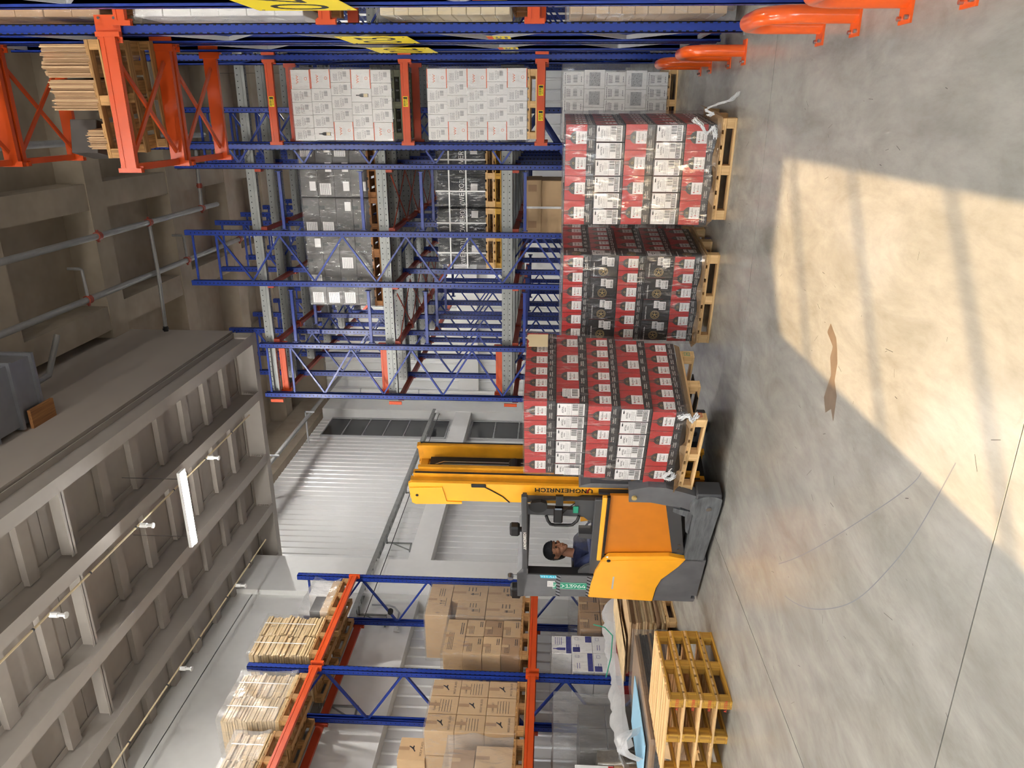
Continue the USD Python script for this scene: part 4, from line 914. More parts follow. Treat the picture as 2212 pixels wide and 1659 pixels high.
obj('roof_lamp', MB().cbox(-.62, .02, 2.13, -.46, .12, 2.24, .02), 'black', tk); obj('lamp_foot', MB().box(-.56, .05, 2.1, -.52, .09, 2.14), 'black', tk)
obj('rear_lamp', MB().cbox(-1.88, .02, 2.12, -1.68, .14, 2.26, .025), 'black', tk); obj('lamp_lens', MB().cbox(-1.87, .012, 2.14, -1.7, .024, 2.24, .008), 'black_gloss', tk)
obj('rear_camera', MB().tube([(-1.42, .06, 2.25), (-1.42, .0, 2.25)], .035, 12), 'steel', tk); obj('camera_stalk', MB().tube([(-1.42, .05, 2.17), (-1.42, .05, 2.22)], .012, 8), 'steel', tk)
obj('mast_shield', plate(Polygon([(-1.1, 1.28)]+arc(-.75, 1.28, .3, 180, 10, 14)), .16, .004), 'clear_plastic', tk)
obj('arm_rest', plate([(-.66, 1.24), (-.66, 1.47), (-.73, 1.47), (-.77, 1.24)], .12, .12), 'dark_grey', tk)
obj('knob', MB().tube([(-.6, .3, 1.33), (-.6, .3, 1.45)], [.03, .045], 12), 'mast_yellow', tk)
obj('seat', MB().cbox(-1.55, .22, .95, -1.0, .72, 1.08, .04), 'black', tk)
m = manifold3d.Manifold.batch_hull([manifold3d.Manifold.sphere(.07, 16).translate((x, y, z)) for x, y, z in ((-1.5, .3, 1.1), (-1.5, .66, 1.1), (-1.68, .3, 1.45), (-1.68, .66, 1.45), (-1.2, .3, 1.1), (-1.2, .66, 1.1))])
obj('seat_back', MB().man(manifold3d.Manifold.batch_hull([manifold3d.Manifold.sphere(.055, 16).translate(p) for p in ((-1.56, .3, 1.05), (-1.56, .64, 1.05), (-1.62, .32, 1.3), (-1.62, .62, 1.3), (-1.66, .36, 1.46), (-1.66, .58, 1.46))])), 'black', tk, smooth=40)
obj('cab_trim', plate(Polygon(arc(-1.35, 1.2, .26, 170, 30, 10)+[(-1.1, 1.2)]), .03, .03), 'dark_grey', tk)
M = FRONT(0, -.004, 0)
obj('model_sticker', MB().ext(Polygon([(-1.38, 1.7), (-1.32, 1.69), (-1.32, 1.9), (-1.38, 1.89)]), FRONT(0, -.0005, 0), .001), 'sticker_blue', tk)
obj('sticker_lettering', MB().text('ETV 114', .034, frame((-1.35, -.0016, 1.795), (0, 0, 1), (-1, 0, 0)), .0005), 'white_plastic', tk, kind='stuff')
obj('paper_notice', MB().rect(FRONT(0, -.0005, 0), -1.56, 1.72, -1.44, 1.81, .001), 'label_white', tk)
r9 = random.Random(9); k = MB(); lines(k, FRONT(0, -.0015, 0), -1.55, 1.725, -1.45, 1.805, 5, 0, r9, .0004, .3); obj('notice_print', k, 'ink_grey', tk, kind='stuff')
obj('number_plate', MB().rect(FRONT(0, -.001, 0), -1.6, 1.29, -1.46, 1.74, .003), 'number_green', tk)
P = frame((-1.53, -.0042, 1.52), (0, 0, -1), (1, 0, 0)); k = MB()
for (ch, u) in (('D', -.125), ('·', -.09), ('1', -.055), ('3', -.01), ('9', .04), ('6', .09), ('4', .14)): k.text(ch, .07, P, .001, False, u=u)
for a in ((-.222, .03, -.208, .036), (-.226, .006, -.212, .012), (-.222, -.034, -.212, -.006)): k.rect(P, *a, .001)      # the character for the city, stroke by stroke
k.rect(P, -.188, .033, -.18, .042, .001).rect(P, -.2, .022, -.162, .028, .001).rect(P, -.2, -.004, -.194, .028, .001).rect(P, -.166, .0, -.16, .028, .001).rect(P, -.2, .0, -.162, .005, .001).rect(P, -.205, -.036, -.199, .0, .001)
for a in ((-.222, -.064, .222, -.061), (-.222, .061, .222, .064), (-.224, -.064, -.221, .064), (.221, -.064, .224, .064)): k.rect(P, *a, .0006)
obj('plate_characters', k, 'white_plastic', tk, kind='stuff')
for z0 in (1.68, 1.32):
    k = MB()
    for i in range(7): k.bar((-1.74+i*.065, -.008, z0-.02), (-1.71+i*.065, -.008, z0+.025), .003, .016, (0, 1, 0))
    obj('striped_strap', k, 'ink', tk, kind='stuff'); obj('strap', MB().box(-1.755, -.0055, z0-.022, -1.31, -.0045, z0+.022), 'ink_grey', tk)
obj('roof_lettering', MB().text('JUNGHEINRICH', .03, frame((-.66, -.001, 2.072), (1, 0, 0), (0, 0, 1)), .0008, True), 'ink_white', tk, kind='stuff')
# mast
HT = 3.33
def chan(y, x0, x1, z0, z1, mb, w=.05, open_=1):
    mb.box(x0, y, z0, x1, y+w*.35, z1).box(x0, y, z0, x0+.035, y+w*open_ if open_ > 0 else y+w, z1).box(x1-.035, y, z0, x1, y+w, z1); return mb
for y, sgn in ((.3, 1), (.84, -1)):
    m = MB(); m.box(-.3, y-.012, .08, .0, y+.012, HT); m.box(-.04, y-.05*(sgn < 0), .08, .0, y+.05*(sgn > 0), HT).box(-.3, y-.05*(sgn < 0), .08, -.26, y+.05*(sgn > 0), HT); obj('outer_rail', m, 'mast_yellow', tk)
    yi = y+sgn*.05; m = MB(); m.box(-.2, yi-.01, .15, .06, yi+.01, HT-.03).box(.02, yi-.045*(sgn < 0), .15, .06, yi+.045*(sgn > 0), HT-.03); obj('inner_rail', m, 'mast_yellow', tk)
    yj = y+sgn*.1; m = MB(); m.box(-.12, yj-.008, .2, .1, yj+.008, HT-.08).box(.07, yj-.03*(sgn < 0), .2, .1, yj+.03*(sgn > 0), HT-.08); obj('carriage_rail', m, 'mast_yellow', tk)
    obj('rail_strip', MB().box(.061, yi-.012, .2, .064, yi+.012, HT-.05), 'black', tk)
obj('mast_cover', plate([(-.3, .9), (-.3, HT-.02), (-.27, HT+.02), (-.02, HT+.02), (0, HT-.02), (0, .9)], .255, .03), 'truck_yellow', tk)
obj('cover_step', plate([(-.34, 2.78), (-.36, 3.3), (-.33, HT+.01), (-.08, HT+.01), (-.06, 2.98), (-.3, 2.95), (-.31, 2.78)], .243, .02), 'truck_yellow', tk)
obj('cover_bolt', MB().tube([(-.2, .235, 3.27), (-.2, .245, 3.27)], .016, 10), 'black', tk)
obj('mast_lettering', MB().text('UNGHEINRICH', .0635, frame((-.075, .254, 1.655), (0, 0, 1), (-1, 0, 0)), .001, True), 'ink', tk, kind='stuff')
MJ = frame((-.075, .254, 1.385), (0, 0, 1), (-1, 0, 0)) @ np.diag([.8, .8, 1, 1.])
obj('lettering_initial', MB().ext(Polygon([(-.035, -.03), (-.01, -.06), (.02, -.03), (.03, .045), (.005, .045), (-.003, -.02)]), MJ, .001), 'ink_red', tk)
obj('cable', MB().tube([(-.02, .25, 2.55), (-.1, .248, 2.44), (-.2, .248, 2.32), (-.3, .25, 2.25)], .006, 6), 'black', tk); obj('cable_clip', MB().cbox(-.05, .24, 2.5, .0, .26, 2.66, .006), 'black', tk)
for z, h in ((3.2, .1), (2.95, .07), (.5, .12), (1.9, .08)): obj('cross_member', MB().cbox(-.26, .31, z, -.2, .83, z+h, .01), 'mast_yellow', tk)
obj('mast_bracket', MB().cbox(-.18, .36, 2.7, -.1, .42, 2.8, .006).cbox(-.18, .36, 2.74, -.1, .6, 2.78, .006), 'mast_yellow', tk)
for y in (.44, .62): obj('lift_cylinder', MB().tube([(-.15, y, .2), (-.15, y, 2.3)], .045, 16).tube([(-.15, y, 2.3), (-.15, y, 3.2)], .026, 12), 'black', tk, smooth=40)
for y in (.5, .53, .56): obj('chain', MB().box(-.06, y-.01, .4, -.05, y+.01, 3.15), 'black_gloss', tk)
for y in (.48, .52, .55, .59): obj('hose', MB().tube([(-.03, y, .5), (-.03, y, 3.0), (-.08, y, 3.1)], .008, 6), 'steel', tk)
obj('hose_cover', MB().box(-.14, .43, .3, -.075, .7, 3.16), 'black', tk)  # added black fill: shadow and dark hoses between the mast rails
obj('pulley', MB().tube([(-.05, .44, 2.2), (-.05, .62, 2.2)], .07, 16), 'black', tk)
obj('fork_carriage', MB().box(.09, .36, .42, .13, .78, .52).box(.09, .36, .78, .13, .78, .86).box(.09, .38, .42, .12, .42, .86).box(.09, .72, .42, .12, .76, .86), 'black', tk)
obj('load_backrest', plate([(.1, .98), (.13, .95), (.17, .98), (.17, 1.38), (.13, 1.48), (.1, 1.5)], .16, .78), 'truck_grey', tk)
for y in (.42, .68): obj('fork', plate([(.13, .86), (.13, .375), (1.18, .375), (1.18, .385), (.18, .415), (.165, .86)], y, .1), 'black', tk)
# the load on the forks
LZ = .335
c3 = TW(.68, .6)
ld = put_pallet((1.06, 1.02, 'pine'), 'pine pallet lifted on the forks of the reach truck', (*c3[:2], LZ), TA)
for nm, mm, M, dx, dz_ in (('stamp', 'ink_red', frame((1.211, .16, LZ+.075), (0, 1, 0), (0, 0, 1)), 0, 0), ('stamp', 'number_green', frame((1.211, 1.06, LZ+.075), (0, 1, 0), (0, 0, 1)), 0, 0)):
    t = thing('pallet_stamp', f'{"red square" if mm == "ink_red" else "green"} stamp on the end block of the lifted pallet', 'stamp', (*T0, 0), TA); k = MB()
    for a in ((-.03, -.03, .03, -.026), (-.03, .026, .03, .03), (-.03, -.03, -.026, .03), (.026, -.03, .03, .03), (-.015, -.02, -.01, .02), (.008, -.02, .013, .02), (-.015, -.002, .013, .003)): k.rect(M, *a, .001)
    obj('print', k, mm, t)
tx = TW(.79, .1)
wine_stack('reach-truck pallet', tx[:2], TA, .555, 'AWAWA', sides=('R', 'L'), lean=(.028*math.cos(0), .0), seed=9)
cT = TW(.84, .61)
tray('torn kraft cardboard sheet under the wine cartons on the reach truck', *TW(.71, .61)[:2], TA, 1.06, 1.06, LZ+.148, 1.6)
# white parcel labels and a torn patch on the right-hand side of the load
for nm, u, v, w, h in (('paper_label', .3, 1.66, .12, .15), ('paper_label', -.2, .74, .1, .14)): pass
t = thing('torn_patch', 'torn cream patch where print has peeled off the top side carton of the lifted load', 'torn paper', (*T0, 0), TA)
rp = random.Random(4); pp = [(-.1+.2*i/9, .1+rp.uniform(-.012, .02)) for i in range(10)]+[(.1, -.1), (-.1, -.1)]
obj('patch', MB().ext(Polygon(pp), frame((1.455, .94, 1.955), (0, 1, 0), (0, 0, 1)), .002), 'cream_card', t)
t = thing('parcel_label', 'white barcode parcel label on the side of the lifted load', 'label', (*T0, 0), TA)
Mx = frame((1.43, .2, 1.63), (0, 1, 0), (0, 0, 1)); obj('paper', MB().rect(Mx, -.055, -.08, .055, .08, .001), 'label_white', t); k = MB(); lines(k, Mx, -.05, .0, .05, .075, 5, .001, rp, .0005, .3); barcode(k, Mx, -.045, -.065, .045, -.01, rp, .001); obj('print', k, 'ink', t, kind='stuff')
t = thing('parcel_label', 'small white stock label on the front of the lifted load, second layer', 'label', (*T0, 0), TA)
Mx = frame((.44, .08, 1.6), (1, 0, 0), (0, 0, 1)); obj('paper', MB().rect(Mx, -.05, -.08, .06, .07, .001), 'label_white', t); k = MB(); lines(k, Mx, -.045, .0, .055, .065, 5, .001, rp, .0005, .3); obj('print', k, 'ink_grey', t, kind='stuff')
film_shell('stretch film round the wine cartons carried by the reach truck', *TW(.785, .61)[:2], 1.045, 1.05, .53, 2.085, TA, 'film_clear', 31, .008, skirt=.02, lean=.125)
tail('crumpled film at the near corner of the lifted pallet', [TW(1.25, .08, .6), TW(1.3, .06, .52), TW(1.22, .06, .5), TW(1.28, .08, .44)], .035, 5)
tail('crumpled film at the left end of the lifted pallet', [TW(.5, .06, .6), TW(.42, .06, .66), TW(.38, .06, .58), TW(.44, .06, .55)], .035, 6)

# ---- the driver
def hull(pts): return manifold3d.Manifold.batch_hull([manifold3d.Manifold.sphere(r, 20).translate(tuple(map(float, p))) for p, r in pts])
def body(bones, edge=.02, it=12):
    m = manifold3d.Manifold()
    for bo in bones: m = m+hull(bo)
    q = m.refine_to_length(edge).to_mesh(); t = trimesh.Trimesh(q.vert_properties[:, :3], q.tri_verts, process=True)
    trimesh.smoothing.filter_taubin(t, iterations=it); return t
pr = thing('person', 'driver in dark blue jacket and dark cap sitting in the reach truck', 'person', (*T0, 0), TA)
py = .46
HC = np.array([-1.47, py, 1.70])
neck = (-1.52, py, 1.50); chest = (-1.5, py, 1.33); hip = (-1.46, py, 1.02)
shR, shL = (-1.5, py-.19, 1.42), (-1.5, py+.19, 1.42)
elR, elL = (-1.2, py-.25, 1.27), (-1.2, py+.24, 1.25); wrR, wrL = (-.93, py-.18, 1.33), (-.9, py+.12, 1.32)
bones = [[((-1.52, py, 1.44), .075), (neck, .058)], [(neck, .058), ((-1.5, py, 1.6), .056)]]
# head
hd = [[((-1.5, py, 1.73), .098), ((-1.45, py, 1.74), .088)], [((-1.47, py, 1.70), .085), ((-1.415, py, 1.645), .058)], [((-1.43, py, 1.64), .055), ((-1.385, py, 1.598), .03)],
      [((-1.362, py, 1.715), .011), ((-1.338, py, 1.672), .016)], [((-1.362, py, 1.74), .02), ((-1.372, py-.04, 1.742), .02)], [((-1.362, py, 1.74), .02), ((-1.372, py+.04, 1.742), .02)],
      [((-1.352, py-.016, 1.636), .011), ((-1.352, py+.016, 1.636), .011)], [((-1.356, py-.014, 1.622), .011), ((-1.356, py+.014, 1.622), .011)], [((-1.375, py-.05, 1.69), .022), ((-1.42, py-.065, 1.68), .024)], [((-1.375, py+.05, 1.69), .022), ((-1.42, py+.065, 1.68), .024)]]
for sg in (-1, 1): hd.append([((-1.488, py+sg*.094, 1.715), .02), ((-1.48, py+sg*.094, 1.678), .014)]); hd.append([((-1.496, py+sg*.102, 1.722), .012), ((-1.492, py+sg*.1, 1.69), .012)])
# torso, legs and arms in one surface
tor = [[(hip, .14), ((-1.46, py-.08, 1.03), .13)], [(hip, .14), ((-1.46, py+.08, 1.03), .13)], [(hip, .15), (chest, .155)], [(chest, .15), (shR, .075)], [(chest, .15), (shL, .075)], [((-1.51, py, 1.42), .085), (shR, .07)], [((-1.51, py, 1.42), .085), (shL, .07)],
       [(shR, .072), (elR, .052)], [(elR, .052), (wrR, .036)], [(shL, .072), (elL, .052)], [(elL, .052), (wrL, .036)]]
for sg in (-1, 1): tor += [[((-1.45, py+sg*.09, 1.0), .1), ((-1.02, py+sg*.13, 1.02), .068)], [((-1.02, py+sg*.13, 1.02), .066), ((-.9, py+sg*.13, .66), .048)], [((-.9, py+sg*.13, .64), .046), ((-.78, py+sg*.13, .6), .034)]]
def handm(w, dirx, sg):
    w = np.array(w, float); d = np.array(dirx, float); d /= np.linalg.norm(d); sd = np.array([0, 1., 0]); sd -= d*(sd@d); sd /= np.linalg.norm(sd); up = np.cross(d, sd)
    pal = [[(w, .03), (w+d*.05+sd*.028, .017)], [(w, .03), (w+d*.05-sd*.028, .017)], [(w+d*.05+sd*.028, .016), (w+d*.09+sd*.032, .013)], [(w+d*.05-sd*.028, .016), (w+d*.09-sd*.03, .013)], [(w+d*.09+sd*.03, .012), (w+d*.09-sd*.03, .012)]]
    m = pal
    for i, (o, L) in enumerate(((.03, .066), (.01, .078), (-.011, .072), (-.03, .056))):
        a = w+d*.09+sd*o; b = a+d*L*.5-up*L*.16; c = b+d*L*.3-up*L*.34; m = m+[[(a, .0098), (b, .009)], [(b, .009), (c, .0078)]]
    a = w+d*.025+sd*(.03*-sg); b = a+d*.04+sd*(-.03*sg)-up*.012; c = b+d*.034-up*.018; return m+[[(a, .014), (b, .011)], [(b, .011), (c, .009)]]
obj('body', MB().tm(body(bones+hd, .009, 8)), 'skin', pr, smooth=True)
obj('jacket', MB().tm(body(tor, .016, 10)), 'navy_cloth', pr, smooth=True)
obj('collar', MB().tm(body([[((-1.55, py-.06, 1.47), .03), ((-1.46, py-.07, 1.46), .028)], [((-1.55, py+.06, 1.47), .03), ((-1.46, py+.07, 1.46), .028)], [((-1.565, py-.06, 1.48), .03), ((-1.565, py+.06, 1.48), .03)]], .01, 6)), 'navy_cloth', pr, smooth=True)
for nm, w, e, sg in (('glove', wrR, elR, 1), ('glove', wrL, elL, -1)):
    d = np.subtract(w, e); obj(nm, MB().tm(body(handm(np.array(w)+d/np.linalg.norm(d)*.03, d+np.array((0, 0, -.02)), sg), .005, 5)), 'glove_white', pr, smooth=True)
    obj('wrist_band', MB().tube([np.array(w)+d*.02, np.array(w)+d*.06], .038, 14), 'ink_red', pr)
hm = hull([((-1.51, py, 1.74), .105), ((-1.47, py, 1.765), .1), ((-1.535, py, 1.69), .085), ((-1.55, py, 1.64), .06)])
hm = hm-manifold3d.Manifold.cube((.4, .5, .3)).translate((-1.435, py-.25, 1.45))-manifold3d.Manifold.cube((.12, .5, .14)).translate((-1.52, py-.25, 1.58))
q = hm.refine_to_length(.012).to_mesh(); obj('hair', MB().add(q.vert_properties[:, :3], q.tri_verts), 'hair_black', pr, smooth=60)
cp = hull([((-1.505, py, 1.765), .106), ((-1.455, py, 1.77), .1)])-manifold3d.Manifold.cube((.5, .5, .3)).translate((-1.75, py-.25, 1.46)).rotate((0, 0, 0))
q = cp.refine_to_length(.012).to_mesh(); obj('cap', MB().add(q.vert_properties[:, :3], q.tri_verts), 'cap_grey', pr, smooth=60)
obj('cap_brim', MB().man(hull([((-1.37, py-.06, 1.775), .008), ((-1.37, py+.06, 1.775), .008), ((-1.335, py-.035, 1.768), .007), ((-1.335, py+.035, 1.768), .007)])), 'cap_grey', pr, smooth=60)
e = MB()
for sg in (-1, 1): e.tm(trimesh.creation.icosphere(2, .0095), np.array([[1, 0, 0, -1.366], [0, 1, 0, py+sg*.032], [0, 0, 1, 1.712], [0, 0, 0, 1.]]))
obj('eyes', e, 'black_gloss', pr, kind='stuff')
e = MB()
for sg in (-1, 1): e.bar((-1.35, py+sg*.015, 1.738), (-1.36, py+sg*.055, 1.738), .008, .006)
obj('eyebrows', e, 'hair_black', pr, kind='stuff')
for sg in (-1, 1): obj('shoe', MB().man(hull([((-.86, py+sg*.13, .61), .045), ((-.68, py+sg*.13, .59), .038)])), 'black', pr, smooth=40)

# ------------------------------------------------------------------ loads in the left-hand racking
def kraft_box(mb, x0, y0, z0, x1, y1, z1): return mb.cbox(x0, y0, z0, x1, y1, z1, .006)
def carton(name, label, loc, dims, rot=0, m='kraft', group=None, tape=True, prints=None, seed=1):
    """plain carton: origin middle of its front (-y) bottom edge; dims = width, depth, height"""
    t = thing(name, label, 'carton', loc, rot, group); w, d, h = dims; r = random.Random(seed)
    obj('body', MB().cbox(-w/2, 0, 0, w/2, d, h, .006), m, t)
    if tape: obj('tape', MB().box(-.03, -.0012, h*.62, .03, -.0002, h+.0012).box(-.03, -.0012, h+.0002, .03, d+.001, h+.0014), 'kraft_dark' if m != 'kraft_dark' else 'kraft', t)
    if prints:
        k = MB(); prints(k, FRONT(0, 0, 0), w, h, r); prints(k, RIGHT(w/2, d/2, 0), d, h, r); obj('print', k, 'ink', t, kind='stuff')
    return t
def arrows_print(k, M, w, h, r):
    for u in (-.12, -.05):
        k.rect(M, u*w-.005, h*.25, u*w+.005, h*.42, .0006); k.ext(Polygon([(u*w-.018, h*.4), (u*w+.018, h*.4), (u*w, h*.5)]), M, .0006)
    k.rect(M, -.2*w, h*.2, .05*w, h*.22, .0006); lines(k, M, .1*w, h*.3, .35*w, h*.6, 3, 0, r, .0006, .3)
def heavy_print(k, M, w, h, r): lines(k, M, -.4*w, h*.55, .1*w, h*.85, 4, 0, r, .0006, .35); lines(k, M, .05*w, h*.1, .4*w, h*.3, 2, 0, r, .0006, .5)
EAGLE = Polygon([(-.06, -.028), (-.02, .0), (0, .022), (.022, .05), (.034, .048), (.026, .03), (.012, .006), (.04, -.004), (.03, -.016), (.005, -.012), (-.02, -.018), (-.045, -.036)])
def wolf_print(k, M, w, h, r): k.ext(EAGLE, M @ np.array([[1.15, 0, 0, .03*w], [0, 1.15, 0, h*.5], [0, 0, 1, 0], [0, 0, 0, 1.]]), .0006); k.text('WOLF BLASS', .03, M, .0006, False, v=h*.2)
def text_print(k, M, w, h, r): k.text('CABERNET', .026, M, .0006, False, u=-.02, v=h*.8); lines(k, M, -.4*w, h*.2, .3*w, h*.68, 5, 0, r, .0006, .2)
def left_pallet(label, y, z, wood=(.95, .98, 'old_wood')): return put_pallet(wood, label, (-8.5, y, z), 90, 'pallets in the left-hand rack')
ZU, ZL = 5.395, 2.075
# upper shelf: pallets of flat cardboard
def sheets(label, y0, y1, z0, n, h, seed, x0=-9.0, x1=-8.05, m='kraft_edge'):
    t = thing('cardboard_pile', label, 'cardboard', group='piles of flat cardboard on the upper shelf'); r = random.Random(seed); k = 2
    for i in range(n):
        z = z0+h*i/n
        for j in range(k):
            a, b = y0+(y1-y0)*j/k, y0+(y1-y0)*(j+1)/k; o = r.uniform(-.022, .022); wob = .02*math.sin(i*.5+j)
            obj('sheet', MB().box(x0+r.uniform(0, .03), a+.008+r.uniform(-.012, .012), z+.001, x1+o+wob-.02, b-.008+r.uniform(-.012, .012), z+h/n*.86), m, t)
    b = MB()
    for yy in (y0+(y1-y0)*.25, y0+(y1-y0)*.75): b.box(x1+.03, yy-.008, z0+h*.1, x1+.034, yy+.008, z0+h*.98)
    obj('strap', b, 'white_plastic', t, kind='stuff'); return t
left_pallet('wooden pallet under the farthest upper-shelf load, beside the end frame', 10.88, ZU)
left_pallet('wooden pallet under the tall neat pile of cardboard on the upper shelf', 9.8, ZU)
left_pallet('wooden pallet under the film-covered cardboard pile nearer than the middle frame', 8.43, ZU)
left_pallet('wooden pallet under the nearest upper-shelf cardboard pile at the picture edge', 7.3, ZU)
sheets('tall neat pile of flat cardboard on the upper shelf behind the middle blue frame', 9.32, 10.28, ZU+.15, 24, .98, 1)
sheets('film-covered pile of flat cardboard on the upper shelf, nearer than the middle blue frame', 7.97, 8.9, ZU+.15, 24, .86, 2)
sheets('low film-wrapped pile of flat cardboard on the upper shelf at the picture edge', 6.85, 7.76, ZU+.15, 14, .5, 3)
film_shell('draped film over the tall neat cardboard pile on the upper shelf', -8.53, 9.8, .98, .99, ZU+.3, ZU+1.15, 0, 'film_clear', 41, .02)
film_shell('draped shiny film over the cardboard pile nearer than the middle frame', -8.52, 8.44, 1.0, .97, ZU+.18, ZU+1.04, 0, 'film_heavy', 42, .03, skirt=.03)
film_shell('shiny film over the low cardboard pile at the picture edge', -8.52, 7.3, 1.0, .95, ZU+.18, ZU+.68, 0, 'film_heavy', 43, .03, skirt=.03)
carton('carton', 'kraft carton low on the farthest upper-shelf pallet', (-8.06, 10.88, ZU+.146), (.9, .9, .16), 90, 'kraft')
carton('carton', 'dark printed carton on the farthest upper-shelf pallet', (-8.1, 10.7, ZU+.308), (.42, .8, .2), 90, 'carton_dark', tape=False)
carton('carton', 'pale carton with bar code on the farthest upper-shelf pallet', (-8.08, 11.1, ZU+.308), (.36, .8, .34), 90, 'white_carton', tape=False)
film_shell('film pulled slantwise over the farthest upper-shelf cartons', -8.53, 10.88, .98, .95, ZU+.16, ZU+.66, 0, 'film_heavy', 44, .05, bulge=-.04)
# lower shelf
left_pallet('wooden pallet under the big film-wrapped kraft cartons on the lower shelf', 10.9, ZL)
left_pallet('wooden pallet under the mixed kraft cartons behind the middle frame', 9.95, ZL)
left_pallet('wooden pallet under the kraft cartons with eagle print on the lower shelf', 8.42, ZL)
left_pallet('wooden pallet under the film-wrapped heap at the picture edge, lower shelf', 7.33, ZL)
q = 0
for (y, w, z, h, nm) in ((11.12, .45, 0, .62, 'lower far'), (10.66, .45, 0, .62, 'lower near'), (11.12, .45, .63, .62, 'upper far'), (10.66, .45, .63, .5, 'upper near'), (10.9, .9, 1.26, .4, 'topmost')):
    carton('carton', f'large kraft carton with arrow print, {nm} one of the film-wrapped lower-shelf load', (-8.07, y, ZL+.146+z), (w, .9, h), 90, 'kraft', 'large kraft cartons on the lower shelf', prints=arrows_print, seed=q); q += 1
film_shell('smooth film round the large kraft cartons on the lower shelf', -8.52, 10.9, .96, .95, ZL+.13, ZL+1.82, 0, 'film_grey', 51, .012)
mixed = ((10.17, .4, 0, .29, 'kraft'), (9.74, .42, 0, .29, 'kraft_dark'), (10.17, .4, .295, .3, 'kraft_dark'), (9.74, .42, .295, .3, 'kraft'), (10.17, .4, .6, .3, 'kraft'), (9.74, .42, .6, .3, 'kraft'), (9.95, .8, .905, .32, 'kraft'))
for i, (y, w, z, h, m) in enumerate(mixed):
    nm = ('bottom layer far', 'bottom layer near', 'second layer far', 'second layer near', 'third layer far', 'third layer near', 'topmost pale')[i]
    carton('carton', f'shipping carton with black print, {nm}, in the mixed load behind the middle frame', (-8.07, y, ZL+.146+z), (w, .85, h), 90+(i % 3-1)*2, m, 'mixed kraft cartons on the lower shelf', prints=heavy_print, seed=20+i)
film_shell('crinkled film over the mixed kraft cartons behind the middle frame', -8.52, 9.95, .95, .93, ZL+.13, ZL+1.4, 0, 'film_clear', 52, .03, bulge=.01)
for i, z in enumerate((0, .42, .84)):
    for j, (y, w) in enumerate(((8.77, .32), (8.43, .33), (8.09, .32))):
        nm = f'{("bottom", "middle", "top")[i]} row, {("far", "middle", "near")[j]}'
        pr = wolf_print if (i+j) % 2 == 0 else text_print
        carton('carton', f'kraft wine carton with {"eagle" if pr is wolf_print else "text"} print, {nm}, lower shelf left of middle frame', (-8.06, y, ZL+.146+z), (w, .44, .415), 90, 'kraft', 'kraft wine cartons on the lower shelf', prints=pr, seed=40+i*3+j)
        carton('carton', f'kraft wine carton in the rear row behind the eagle cartons, {nm}', (-8.52, y, ZL+.146+z), (w, .44, .415), 90, 'kraft', 'rear kraft wine cartons on the lower shelf', prints=wolf_print if j == 2 else None, seed=60+i*3+j)
for j, (y, w) in enumerate(((8.09, .32),)):
    carton('carton', 'single kraft wine carton standing on top of the eagle-print load', (-8.56, 8.09, ZL+.146+1.26), (.4, .4, .4), 90, 'kraft', prints=wolf_print, seed=77)
film_shell('film in thin strands round the eagle-print kraft cartons', -8.52, 8.43, .95, 1.0, ZL+.13, ZL+1.42, 0, 'film_clear', 53, .012)
for i, (y, w, h, m) in enumerate(((7.55, .4, .5, 'kraft'), (7.12, .42, .62, 'carton_dark'), (7.5, .35, .3, 'kraft_dark'))):
    carton('carton', f'{("kraft", "dark", "small brown")[i]} carton inside the film-wrapped heap at the picture edge', (-8.1, y, ZL+.146+(.51 if i == 2 else 0)), (w, .8, h), 90, m, seed=80+i)
film_shell('loose cloudy film over the heap at the picture edge, lower shelf', -8.5, 7.33, .95, .9, ZL+.15, ZL+1.05, 0, 'film_heavy', 54, .06, bulge=.02)
# floor level
def blue_print(k, M, w, h, r): k.rect(M, -w*.48, h*.02, -w*.2, h*.98, .0006); k.rect(M, w*.12, h*.02, w*.47, h*.98, .0006)
left_pallet('pallet on the floor under the white and blue cartons', 9.6, 0, (1.0, 1.0, 'brown_wood', .16, 6))
left_pallet('pallet on the floor under the silvery film-wrapped load', 8.15, 0, (1.0, 1.0, 'brown_wood', .16, 6))
left_pallet('pallet on the floor under the brown film-wrapped cartons behind the reach truck', 10.65, 0, (1.0, 1.0, 'brown_wood', .16, 6))
left_pallet('pallet on the floor under the low load at the picture edge', 7.1, 0, (1.0, 1.0, 'brown_wood', .16, 6))
carton('carton', 'dark red carton layer under the white and blue cartons', (-8.03, 9.6, .161), (.86, .85, .56), 90, 'wine_red', tape=False)
for i in range(2):
    for j, (y, w) in enumerate(((9.82, .4), (9.4, .42))):
        t = carton('carton', f'white wine carton with blue band, {("lower", "upper")[i]} row, {("far", "near")[j]} one, below the middle frame', (-8.04, y, .725+i*.33), (w, .5, .325), 90, 'white_carton', 'white and blue cartons on the floor', tape=False, seed=90+i*2+j)
        k = MB(); r5 = random.Random(i*2+j)
        for M, ww in ((FRONT(0, 0, 0), w), (RIGHT(w/2, .25, 0), .5)):
            if (i+j) % 2 == 0: k.rect(M, -ww*.48, .01, ww*.48, .09, .0006)
            else: k.rect(M, -ww*.48, .2, -ww*.2, .315, .0006).rect(M, ww*.1, .01, ww*.47, .11, .0006)
            lines(k, M, -ww*.35, .2, -ww*.05, .27, 2, 0, r5, .0006, .3)
            for u in (.3,): k.ext(sbox(u*ww-.03, .22, u*ww+.03, .28).difference(sbox(u*ww-.026, .224, u*ww+.026, .276)), M, .0006)
        obj('blue_print', k, 'ink_blue', t, kind='stuff')
t = carton('carton', 'white carton with blue bottle picture on top of the white and blue load', (-8.05, 9.8, 1.385), (.42, .48, .32), 90, 'white_carton', tape=False)
